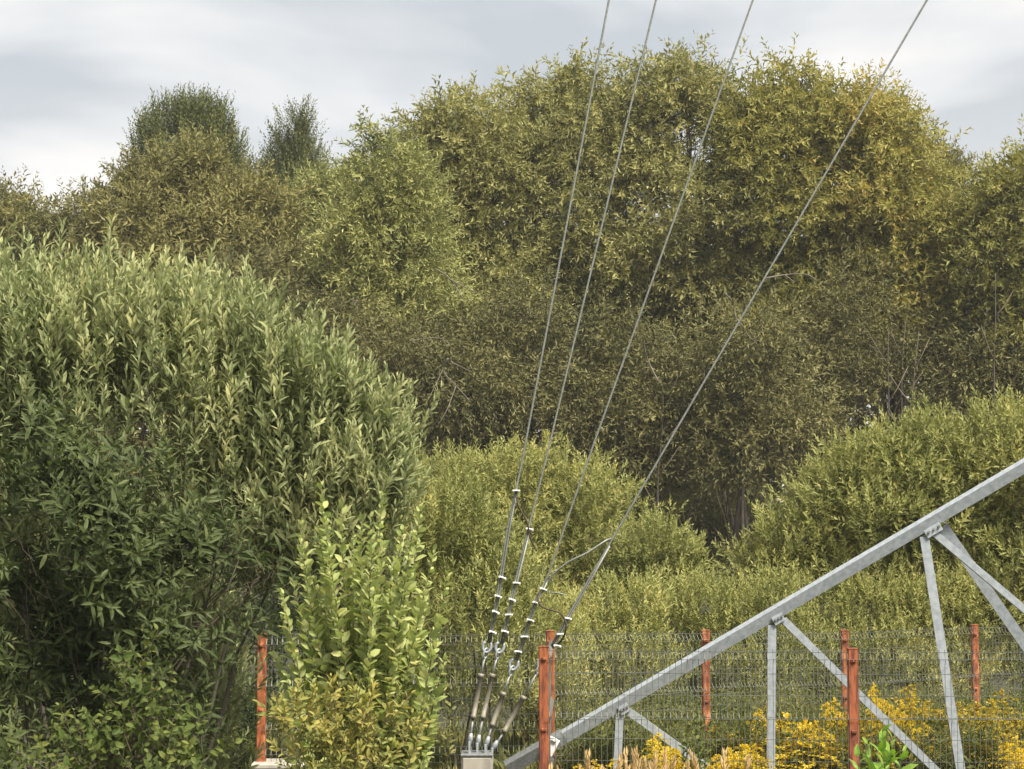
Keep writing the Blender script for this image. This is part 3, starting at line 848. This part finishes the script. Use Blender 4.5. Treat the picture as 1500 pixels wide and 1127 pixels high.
# ------------------------------------------------------------------ fences
def post(root, name_mat, top, w=.08, zb=-.3):
    g = G()
    z0 = zb
    g.box((top.x, top.y, (top.z + z0) / 2), (w, w, top.z - z0), bev=.006)
    g.box((top.x, top.y, top.z + .004), (w + .006, w + .006, .008))
    o = g.obj('post', M[name_mat], root)
    for k in range(2):
        zc = top.z - .10 - k * .62
        if zc > z0 + .1:
            c = G().box((top.x, top.y - w / 2 - .008, zc), (w * .55, .014, .028), None, .004)
            c.tube([(top.x, top.y - w / 2 - .012, zc), (top.x, top.y - w / 2 - .03, zc)], .009, 6)
            c.obj('clip', M[name_mat], o, base=base_of(root))
    return o


def mesh_panel(root, a, b, za, zb_, gap=.05, base=.08, r=.0025):
    """welded wire panel between post tops a and b: doubled wires at the folds, one object per upright wire"""
    a, b = Vector(a), Vector(b)
    ln = (Vector((b.x, b.y, 0)) - Vector((a.x, a.y, 0))).length
    dirv = Vector((b.x - a.x, b.y - a.y, 0)).normalized()
    nor = Vector((dirv.y, -dirv.x, 0))
    if nor.y > 0: nor = -nor
    H = min(a.z, b.z) - base - .03
    folds = [H - .06, H * .62, H * .28, .10]
    hz = []
    z = 0.0
    g = G()
    lvl = sorted(set([round(H * k / 8, 3) for k in range(9)]))
    for z in lvl:
        g.tube([Vector((a.x, a.y, base + z + (a.z - min(a.z, b.z)))) + nor * .032, Vector((b.x, b.y, base + z + (b.z - min(a.z, b.z)))) + nor * .032], r, 4)
    for f in folds:
        g.tube([Vector((a.x, a.y, base + f)) + nor * .062, Vector((b.x, b.y, base + f)) + nor * .062], r, 4)
    p = g.obj('mesh_panel', M['wire'], root)
    # one upright wire, bent at the folds
    pts = [(0, 0)]
    for f in sorted(folds):
        pts += [(f - .05, 0), (f, .03), (f + .05, 0)]
    pts += [(H + .025, 0)]
    w = G().tube([(-nor * -(.035 + y)) + Vector((0, 0, z)) for y, z in [(q[1], q[0]) for q in pts]], r, 4).mesh('vertical_wire')
    w.materials.append(M['wire'])
    n = int(ln / gap)
    rb = Vector(root.location)
    for i in range(1, n):
        q = a.lerp(b, i / n)
        o = bpy.data.objects.new('vertical_wire', w)
        o.parent = p
        o.location = Vector((q.x, q.y, base + (q.z - min(a.z, b.z)))) - rb
        COL.objects.link(o)


RY = [(384, 930, 19.3), (806, 925, 19.3), (1033.5, 924, 20.5), (1237, 924, 21.7), (1427, 916, 22.9), (1625, 912, 24.1)]
tops = [at(x, y, Y) for x, y, Y in RY]
fr = thing('wire_mesh_fence', (tops[0].x, tops[0].y, 0), 'rear welded mesh fence on orange posts running behind the steel frame', 'fence', 'welded mesh fences round the guy anchor')
for i, t in enumerate(tops):
    post(fr, 'orange', t, .08 if i else .085, .38 if i == 0 else -.3)
for i in range(5):
    mesh_panel(fr, tops[i], tops[i + 1], 0, 0, base=.42 if i == 0 else .08)
FY = [(796.5, 948, 17.6), (1248.5, 951, 17.6), (1701, 951, 17.6)]
ft = [at(x, y, Y) for x, y, Y in FY]
ff = thing('wire_mesh_fence', (ft[0].x, ft[0].y, 0), 'front welded mesh fence on two rust streaked orange posts before the steel frame', 'fence', 'welded mesh fences round the guy anchor')
for t in ft:
    post(ff, 'rusty_orange', t, .088)
mesh_panel(ff, ft[0], ft[1], 0, 0)
mesh_panel(ff, ft[1], ft[2], 0, 0)
mesh_panel(ff, ft[0], Vector((tops[1].x - .03, tops[1].y - .09, ft[0].z)), 0, 0)

# concrete plinth under the left post
c = at(418, 1118, 19.2)
pl = thing('concrete_plinth', (c.x, c.y, 0), 'pale concrete plinth under the leftmost orange post', 'plinth')
G().box((c.x, 19.3, c.z / 2 - .06), (.60, .42, c.z + .1), bev=.015).obj('base_block', M['concrete'], pl)
G().box((c.x, 19.3, c.z - .02), (.64, .46, .05), bev=.01).obj('coping_slab', M['concrete'], pl)

# ------------------------------------------------------------------ guy wires and their anchor
AY = 18.6
ab = at(699, 1105, AY)
an = thing('anchor_block', (ab.x, AY, 0), 'pale concrete anchor block holding the four guy wires', 'anchor block')
G().box((ab.x, AY, ab.z / 2 - .1), (.29, .34, ab.z + .2), bev=.02).obj('block', M['concrete'], an)
G().box((ab.x, AY, ab.z + .008), (.30, .35, .02), bev=.004).obj('cap_plate', M['galv_dull'], an)

GUYS = [
    # top, way points to thimble, clamps, thimble, rod top, body top, body bottom, eye, double-strand start
    dict(lab='guy wire furthest left in the fan, with the highest clamp', dep=18.55, top=(892, 0), way=[(764, 680), (743, 776), (728, 874)], cl=[(754.5, 719), (734, 846), (728, 873.6), (724.5, 896.5), (720, 926)],
         th=(714.5, 942), b0=(705, 987), b1=(693, 1053), eye=(687.5, 1090), dbl=(754.5, 719)),
    dict(lab='guy wire second from the left with one lone clamp higher up', dep=18.62, top=(961, 0), way=[(798, 680), (773, 778), (748, 879)], cl=[(774, 775), (755, 854), (748.5, 878.6), (743.5, 900.5), (738, 925)],
         th=(733.5, 943), b0=(721.5, 987), b1=(707, 1053), eye=(699, 1092), dbl=(773, 778)),
    dict(lab='guy wire third from the left with a ragged loose end', dep=18.58, top=(1103, 0), way=[(857, 686), (804, 840), (783, 883)], cl=[(794, 863), (783.5, 883), (775, 908.5), (766.5, 932.6), (757, 954.5)],
         th=(754.5, 968), b0=(738, 1014), b1=(720.5, 1064), eye=(711, 1094), dbl=(800, 850)),
    dict(lab='guy wire furthest right, leaning most, passing behind the front orange post', dep=18.66, top=(1358, 0), way=[(936, 723), (861, 852), (830, 906)], cl=[(830, 906), (819, 929), (814.5, 946)],
         th=(797, 966), b0=(768, 1020), b1=(738, 1073), eye=(721, 1099), dbl=(890, 800)),
]
for gi, q in enumerate(GUYS):
    Y = q['dep']
    A = lambda p, dy=0: at(p[0], p[1], Y + dy)
    root = thing('guy_wire', A(q['eye']), q['lab'], 'guy wire', 'guy wires fanning up from the anchor block')
    t0, w0 = A(q['top']), A(q['way'][0])
    far = t0 + (t0 - w0) * 1.6
    G().tube([far, t0] + [A(p) for p in q['way']] + [A(q['th'])], .0100, 6).obj('cable', M['strand'], root, True)
    # return strand lies against the cable from its thimble up to the dead end
    d0, d1 = A(q['dbl']), A(q['th'])
    line = [A(p) for p in q['way']]
    pts = [d0] + [p for p in line if d1.z < p.z < d0.z - .02] + [d1]
    off = Vector((.020, -.010, 0))
    G().tube([p + off for p in pts], .0090, 6).obj('return_strand', M['strand'], root, True)
    ax = (d0 - d1).normalized()
    for cp in q['cl']:
        c = A(cp, -.012)
        rm = Matrix(((1, 0, 0), (0, 1, 0), (0, 0, 1))) @ Matrix.Rotation(random.uniform(-.1, .45), 3, 'Y')
        g = G().box(c + Vector((.012, -.012, 0)), (.074, .040, .014), rm, .004)
        for s in (-1, 1):
            g.tube([c + rm @ Vector((.012 + s * .028, .035, .0)), c + rm @ Vector((.012 + s * .028, -.055, .0))], .007, 6)
            g.tube([c + rm @ Vector((.012 + s * .028, -.036, 0)), c + rm @ Vector((.012 + s * .028, -.050, 0))], .010, 6)
        g.obj('clamp', M['clamp'], root)
    # thimble: a teardrop of bent plate with the shackle below
    th = A(q['th'])
    b0, b1, ey = A(q['b0']), A(q['b1']), A(q['eye'])
    dn = (b0 - th).normalized(); sx = dn.cross(Vector((0, 1, 0))).normalized()
    loop = []
    for k in range(13):
        a = -2.5 + 5.0 * k / 12
        loop.append(th + dn * (.035 + .055 * math.cos(a)) + sx * .038 * math.sin(a))
    G().tube(loop, .014, 6).obj('thimble', M['galv'], root, True)
    sh = []
    c0 = th + dn * .10
    for k in range(13):
        a = 2 * math.pi * k / 12
        sh.append(c0 + dn * .05 * math.cos(a) + Vector((sx.x * .6, .8, sx.z * .6)) * .028 * math.sin(a))
    G().tube(sh, .009, 6).obj('shackle', M['galv'], root, True)
    G().tube([c0 + dn * .05, b0 + dn * .03], .010, 7).obj('upper_rod', M['galv_dull'], root, True)
    bd = (b1 - b0).normalized()
    bodyL = (b1 - b0).length
    G().tube([b0, b0 + bd * .03, b0 + bd * .035, b1 - bd * .035, b1 - bd * .03, b1], [.030, .030, .024, .022, .027, .027], 8).obj('turnbuckle', M['turnbuckle'], root, True)
    G().tube([b1, ey], .011, 7).obj('lower_rod', M['galv_dull'], root, True)
    G().tube([ey - bd * .10, ey - bd * .06, ey], [.014, .024, .026], 8).obj('socket', M['galv'], root, True)
    G().box(ey + Vector((0, 0, -.055)), (.022, .07, .16), bev=.004).obj('lug', M['galv'], root)

def tail(label, pts, mat, r, Y=18.45):
    g = G().tube(spline([at(x, y, Y + dy) for x, y, dy in pts], 6), r, 6)
    o = g.obj('loose_wire', M[mat], None, True)
    o.data.name = 'loose_wire'
    return tag(o, label, 'wire')


tail('pale loose cable end bowing from the rightmost guy wire to the third', [(895, 789, .2), (886, 793, .12), (860, 810, .08), (832, 824, .08), (812, 840, .1), (802, 853, .12), (797, 862, .13)], 'strand', .0095)
tail('dark curved bonding wire looping from the third guy wire to the rightmost', [(791, 866, .06), (788, 880, 0), (794, 889, 0), (808, 894, 0), (820, 898, 0), (828, 909, 0), (829, 922, 0), (825, 934, .05), (818, 944, .15)], 'rust_tail', .0085)
tail('short pale ragged wire end curling right from the third guy wire', [(796, 864, .1), (806, 868, .02), (818, 869, 0), (829, 872, 0)], 'strand', .006)
tail('thin rusty wire end slanting from the leftmost guy wire across the second', [(756, 727, .06), (760, 742, .05), (772, 764, .03), (776, 786, .05), (786, 808, .08)], 'rust_tail', .007)

# ------------------------------------------------------------------ steel lattice frame
CY = 18.9
A = lambda px, py, dy=0: at(px, py, CY + dy)
lf = thing('steel_lattice_frame', A(803, 1140), 'galvanised steel lattice frame rising to the right inside the fence', 'steel frame')
fl1, fl2 = Vector((.25, .55, .9)), Vector((.1, .9, -.75))
def chord_pt(px): return (px, 901 - (px - 1137) * .588)
up10 = lambda p: (p[0], p[1] - 10.5)
a, b = A(*up10(chord_pt(815))), A(*up10(chord_pt(1950)))
G().angle(a, b, Vector((0, .30, -1)), Vector((0, 1, -.05)), .110, .012, .08).obj('main_chord', M['galv'], lf)
lo = lambda px: A(px, 1139 + (px - 800) * .004)
G().angle(lo(790), A(1960, 1142), Vector((0, 0, -1)), Vector((0, 1, 0)), .10, .01).obj('bottom_chord', M['galv'], lf)
# the chord's foot: sleeve, plate and lug
G().angle(A(740, 1122), A(*up10(chord_pt(824))), Vector((0, .3, -1)), Vector((0, 1, -.05)), .115, .012).obj('chord_foot', M['galv_dull'], lf)
g = G().box(A(806, 1093, -.05), (.12, .02, .17), Matrix.Rotation(.5, 3, 'Y'), .005)
g.box(A(812, 1084, -.07), (.05, .03, .04), Matrix.Rotation(.5, 3, 'Y'), .008)
g.obj('foot_plate', M['clamp'], lf)
flat = Vector((1, 0, .0)); back = Vector((0, 1, 0))
def brace(p, q, w, mirror=1, dy0=.03, dy1=.03, name='brace'):
    A0, B0 = A(p[0], p[1], dy0), A(q[0], q[1], dy1)
    ax = (B0 - A0).normalized(); side = Vector((0, 1, 0)).cross(ax) * mirror
    o = Vector(side) * (-w / 2)
    return G().angle(A0 + o, B0 + o, side, back, w, .008).obj(name, M['galv'], lf)
brace((908, 1046), (903, 1150), .075, 1, name='upright')
brace((920, 1042), (1060, 1142), .072, 1)
brace((1131, 916), (1129, 1150), .080, 1, name='upright')
brace((1148, 908), (1385, 1142), .070, -1)
brace((1354, 786), (1411, 1150), .088, 1, name='upright')
brace((1370, 782), (1640, 1010), .066, -1)
brace((1382, 772), (1640, 1142), .105, 1, .14, .95)
brace((1470, 1142), (1720, 915), .085, 1, .05, .05)
brace((1680, 590), (1700, 1150), .09, 1, name='upright')
brace((1948, 430), (1948, 1150), .12, 1, name='upright')
for (px, py, w) in [(914, 1036, .10), (1140, 904, .11), (1367, 774, .17), (1683, 588, .16)]:
    c = A(px, py, .012)
    g = G()
    rm = Matrix.Rotation(math.radians(-30.5), 3, 'Y') if False else Matrix.Rotation(-.53, 3, 'Y')
    g.box(c + Vector((0, .0, -.02)), (w, .010, .085), rm, .003)
    gp = g.obj('gusset_plate', M['galv'], lf)
    for k in (-.33, 0, .33):
        cc = c + rm @ Vector((k * w, -.012, -.01))
        bo = G().tube([cc + Vector((0, .006, 0)), cc + Vector((0, -.012, 0))], .013, 6)
        bo.obj('bolt', M['galv_dull'], gp, base=base_of(lf))

# ------------------------------------------------------------------ meadow plants
def rod_proto(name, label, flower):
    """goldenrod: stem, lance leaves, plume of arching flower sprays"""
    root = thing(name, (0, 0, 0), label, 'flower', 'goldenrod in bloom along the fence')
    st, LA, LT, LI, fA, fT, fI = G(), [], [], [], [], [], []
    for s in range(8):
        h = random.uniform(.62, 1.04)
        an_ = s * 1.3; lean = random.uniform(.06, .26)
        tip = Vector((math.cos(an_) * lean, math.sin(an_) * lean, h)); b = Vector((math.cos(an_) * .04, math.sin(an_) * .04, -.05))
        st.tube([b, b.lerp(tip, .5) + Vector((0, 0, .02)), tip], [.005, .004, .002], 4)
        for k in range(26):
            u = .15 + .65 * k / 26
            p = b.lerp(tip, u); az = k * 2.4
            d = Vector((math.cos(az), math.sin(az), random.uniform(.1, .7))).normalized()
            y = Vector((-math.sin(az), math.cos(az), 0)); z = d.cross(y)
            LA.append(np.array([[d.x, y.x, z.x], [d.y, y.y, z.y], [d.z, y.z, z.z]]) * random.uniform(.07, .12)); LT.append(tuple(p)); LI.append(.5 + random.gauss(0, .2))
        for k in range(13):
            u = .62 + .38 * k / 12
            p = b.lerp(tip, u); az = k * 2.4 + s; ln = .24 * (1.15 - (k / 12) ** 1.5)
            d = Vector((math.cos(az), math.sin(az), 0))
            for j in range(11):
                v = j / 10
                c = p + d * ln * v + Vector((0, 0, .09 * v - .10 * v * v)) + Vector((random.gauss(0, .006), random.gauss(0, .006), .012 + random.gauss(0, .006)))
                for e in range(2):
                    dd = Vector((random.gauss(0, 1), random.gauss(0, 1), random.uniform(.2, 1.5))).normalized()
                    y = dd.cross(Vector((random.gauss(0, 1), random.gauss(0, 1), random.gauss(0, 1)))).normalized(); z = dd.cross(y)
                    fA.append(np.array([[dd.x, y.x, z.x], [dd.y, y.y, z.y], [dd.z, y.z, z.z]]) * random.uniform(.020, .036)); fT.append(tuple(c)); fI.append(.5 + random.gauss(0, .25))
    st.obj('stems', M['green_twig'], root)
    c = link('leaves', leaf_mesh('leaves', np.array(LA), np.array(LT), np.array(LI), TM['lance_s'], np.zeros(3)), M['rodleaf'], root); c['kind'] = 'stuff'
    c = link('flower_plume', leaf_mesh('flower_plume', np.array(fA), np.array(fT), np.array(fI), TM['round_s'], np.zeros(3)), M[flower], root); c['kind'] = 'stuff'
    return root


def dup(root, label):
    r = root.copy(); COL.objects.link(r); r['label'] = label
    for ch in root.children:
        c = ch.copy(); COL.objects.link(c); c.parent = r
    return r


bright = rod_proto('goldenrod_plant', '', 'rodflower')
faded = rod_proto('goldenrod_plant', '', 'rodold')
LBF = 'small faded amber goldenrod scattered low among the weeds behind the fence'
RODS = [  # label, source, photo x, photo y of the top, distance, width
    ('tall bright yellow goldenrod beside the thin upright steel strut', bright, 1152, 1040, 19.6, 1.0),
    ('bright yellow goldenrod clump midway between upright strut and front post', bright, 1185, 1058, 19.4, 1.15),
    ('bright yellow goldenrod low in the clump beside the upright strut', bright, 1162, 1080, 19.3, 1.15),
    ('small yellow goldenrod just left of the front post with the brace behind', bright, 1222, 1026, 20.4, .75),
    ('slender yellow goldenrod spike rising highest right of the front post', bright, 1287, 1004, 20.6, .6),
    ('yellow goldenrod tuft between the slender spike and the steep strut', bright, 1316, 1030, 20.2, .7),
    ('amber goldenrod mound left of the steep strut', faded, 1352, 1012, 21.0, 1.3),
    ('amber goldenrod left of the steep strut, behind the yellow tuft', faded, 1325, 1022, 21.4, 1.0),
    ('yellow goldenrod low under the brace end', bright, 1345, 1055, 19.6, .7),
    ('dense orange yellow goldenrod head right of the rightmost orange post', faded, 1470, 1020, 20.4, 1.3),
    ('orange yellow goldenrod in front of the rightmost orange post foot', faded, 1440, 1032, 20.8, 1.1),
    ('yellow goldenrod head at the right edge of the picture', bright, 1495, 1076, 18.9, .7),
    ('amber goldenrod just right of the steep strut', faded, 1402, 1036, 20.8, 1.0),
    ('bright goldenrod low by the left upright strut among reed plumes', bright, 868, 1112, 18.3, .7),
    ('yellow goldenrod among the reed plumes under the short brace', bright, 970, 1078, 18.4, .8),
    ('golden goldenrod right of the pale reed clump', bright, 1078, 1088, 18.2, .9),
    ('yellow goldenrod between single orange post and upright strut', bright, 1100, 1062, 19.8, .8),
    ('golden goldenrod touching the foot of the single orange post', faded, 1058, 1068, 19.6, .9),
    (LBF, faded, 1265, 1052, 19.8, .9), (LBF, faded, 1295, 1062, 19.4, .9), (LBF, faded, 1380, 1060, 19.9, .9), (LBF, faded, 1430, 1066, 19.6, .9),
    (LBF, faded, 1205, 1075, 19.4, .8), (LBF, faded, 1110, 1085, 19.0, .8), (LBF, faded, 1478, 1060, 19.6, .9),
]
for k in range(15):
    RODS.append((LBF, faded if k % 4 else bright, 1045 + 470 * (k + random.random()) / 15, random.uniform(1035, 1090), random.uniform(19.3, 21.2), random.uniform(.35, .65)))
LBB = 'small bright goldenrod scattered low among the weeds behind the fence'
RODS = [((LBB if (r[0] == LBF and r[1] is bright) else r[0]),) + r[1:] for r in RODS]
first = set()
for lab, src, px, py, Y, w in RODS:
    if id(src) in first: o = dup(src, lab)
    else: first.add(id(src)); o = src; o['label'] = lab
    p = at(px, py, Y)
    o.location = (p.x, p.y, 0)
    o.scale = (w * 1.15, w * 1.15, p.z / 1.0)
    o.rotation_euler = (0, 0, random.uniform(0, 6))

# reed grass: stalks and feathery plumes
def reed_proto():
    root = thing('reed_grass_clump', (0, 0, 0), '', 'grass clump', 'dry reed grass at the bottom of the picture')
    st = G(); A_, T_, I_ = [], [], []
    for s in range(9):
        az = s * 2.4; b = Vector((math.cos(az) * .05 * random.random(), math.sin(az) * .05 * random.random(), -.05))
        h = random.uniform(.58, 1.0); ln = random.uniform(.03, .26)
        tip = b + Vector((math.cos(az) * ln, math.sin(az) * ln, h))
        pts = spline([b, b.lerp(tip, .5) + Vector((-math.cos(az) * .03, 0, .03)), tip], 5)
        st.tube(pts, [.0035 * (1.2 - .08 * i) for i in range(len(pts))], 4)
        ax = (pts[-1] - pts[-3]).normalized()
        for k in range(60):
            u = k / 59
            p = tip - ax * .30 * (1 - u) + Vector((random.gauss(0, .006), random.gauss(0, .006), 0))
            a2 = random.uniform(0, 6.28); sp = .42 * math.sin(math.pi * min(1, u * .9 + .08))
            d = (ax + Vector((math.cos(a2), math.sin(a2), 0)) * sp).normalized(); y = d.cross(Vector((math.cos(a2 + 1), math.sin(a2 + 1), .2))).normalized(); z = d.cross(y)
            A_.append(np.array([[d.x, y.x, z.x], [d.y, y.y, z.y], [d.z, y.z, z.z]]) * random.uniform(.045, .075)); T_.append(tuple(p)); I_.append(.5 + random.gauss(0, .25))
    st.obj('stalks', M['straw'], root)
    c = link('plumes', leaf_mesh('plumes', np.array(A_), np.array(T_), np.array(I_), TM['lance_s'], np.zeros(3)), M['plume'], root); c['kind'] = 'stuff'
    # dry blades
    n = 40
    bp = np.stack([rng.normal(0, .05, n), rng.normal(0, .05, n), np.zeros(n)], 1); dr = rng.normal(0, .35, (n, 3)); dr[:, 2] = 1
    L_, T2, I2 = expand(bp, dr, np.full(n, 1.0), np.full(n, .5), [(np.stack([np.array([0, 0, 1.]), np.array([0, 1., 0]), np.array([-1., 0, 0])], 1)[None] * .55, np.zeros((1, 3)), np.zeros(1))])
    c = link('dry_blades', leaf_mesh('dry_blades', L_, T2, I2 + rng.normal(0, .2, n), leaf_template(.025, .25, .1, True, .35), np.zeros(3)), M['straw'], root); c['kind'] = 'stuff'
    return root


reed = reed_proto()
REEDS = [('dry reed grass clump by the lattice foot, leftmost of the plumes', 822, 1095, 15.6), ('pale reed clump left of the short steel upright', 873, 1070, 15.2), ('reed clump right against the short steel upright', 905, 1092, 14.9),
         ('pinkish reed clump right of the short upright', 932, 1066, 15.3), ('pinkish tan reed clump under the short brace', 955, 1074, 15.8), ('tan reed clump with the tallest dense plumes under the brace end', 980, 1076, 15.0),
         ('straw reed clump left of the leafy sprig', 1000, 1096, 14.7), ('bushy tan reed clump left of the bright goldenrod', 1052, 1068, 15.4), ('low reed clump at the foot of the leafy sprig', 1030, 1104, 14.6),
         ('reed clump right of the goldenrod beside the upright strut', 1215, 1104, 14.8), ('low reed clump left of the broad leaved sapling', 1240, 1112, 14.6), ('low tan reed clump under the brace end at right', 1360, 1100, 14.9),
         ('small reed clump at the foot of the steep strut', 1400, 1108, 14.7), ('reed clump hanging over the orange front post foot', 800, 1112, 15.0), ('pale reed clump below the bright goldenrod', 1085, 1112, 14.5), ('low reed clump left of the lattice foot', 770, 1120, 14.8)]
for i, (lab, px, py, Y) in enumerate(REEDS):
    o = reed if i == 0 else dup(reed, lab)
    o['label'] = lab
    p = at(px, py, Y); o.location = (p.x, p.y, 0); k = p.z / .97
    o.scale = (k * random.uniform(.8, 1.1),) * 2 + (k,); o.rotation_euler = (0, 0, random.uniform(0, 6))

stems_shrub('broad_leaf_sapling', 'bright green broad leaved sapling right of the front orange post', 'sapling', 14.2, 1292,
            [(1292, 1068), (1308, 1080), (1270, 1085), (1325, 1098), (1255, 1105), (1300, 1100)], 'bigleaf', 'big', .155, .05, 60, 81, .5, .62, (70, 25), spread=.1)
stems_shrub('leafy_sprig', 'small round leaved sprig before the single orange post', 'shrub', 17.0, 1020,
            [(1024, 1026), (1008, 1050), (1030, 1046), (1000, 1070), (1018, 1060), (1040, 1070), (1012, 1085), (1030, 1090)], 'round', 'oval', .055, .028, 150, 82, .6, .45, spread=.12)
stems_shrub('leafy_sprig', 'lone yellow green willow sprig in front of the guy turnbuckles at the left', 'shrub', 18.9, 655,
            [(668, 985), (650, 1010), (640, 1050), (672, 1040)], 'midwillow', 'ellipse', .08, .03, 60, 83, .5, .45, spread=.1)

# meadow: blades and weed leaves nobody could count
def strew(name, label, cat, n, xr, yr, hfun, mat, w, tint, sprd=.3, dead=.1, rest=None):
    x = rng.uniform(*xr, n); y = rng.uniform(*yr, n)
    h = hfun(x, y) * rng.uniform(.55, 1.1, n)
    k = h > .05
    x, y, h = x[k], y[k], h[k]; n = len(x)
    P = np.stack([x, y, np.full(n, -.05)], 1)
    D = rng.normal(0, sprd, (n, 3)); D[:, 2] = 1
    ti = tint + rng.normal(0, .15, n) + .18 * lump(P, 1.2, 5)
    unit = [(np.stack([np.array([0, 0, 1.]), np.array([0, 1., 0]), np.array([-1., 0, 0])], 1)[None], np.zeros((1, 3)), np.zeros(1))]
    A_, T_, I_ = expand(P, D, h, ti, unit)
    A_[:, :, 1] *= (w / h)[:, None] / np.linalg.norm(A_[:, :, 1] / h[:, None], axis=1, keepdims=True)
    o = link(name, leaf_mesh(name, A_, T_, I_, leaf_template(1.0, .22, .1, False, .4), np.zeros(3)), M[mat])
    tag(o, label, cat, None, 'stuff')


def hmeadow(x, y):
    px = 750 + x / y * F
    return np.where(px > 815, np.where(y > 22.3, .42, np.where(y > 19.2, .55, .40)), np.where(px > 745, .42, .28))


strew('meadow_grass', 'tall green and straw coloured grass below the steel frame', 'grass', 34000, (-4.5, 11.0), (14.5, 25.5), hmeadow, 'meadow', .016, .42)
# low leafy weeds between the flowers
n = 7500
x = rng.uniform(.3, 7.2, n); y = 19.2 + 5.3 * rng.random(n) ** 1.4
px = 750 + x / y * F
z = rng.uniform(.10, .58, n) * np.where(px > 850, 1, .6)
P = np.stack([x, y, z], 1); D = rng.normal(0, .45, (n, 3)); D[:, 2] = 1
LA, LT, LI = expand(P, D, rng.uniform(.8, 1.4, n), .5 + rng.normal(0, .15, n) + .2 * lump(P, 1.1, 8), VAR['low'])
tag(link('meadow_weeds', leaf_mesh('meadow_weeds', LA, LT, LI, TM['ell_s'], np.zeros(3)), M['rodleaf']), 'leafy green weeds growing between the goldenrods', 'weeds', None, 'stuff')

print('triangles', TRI[0])
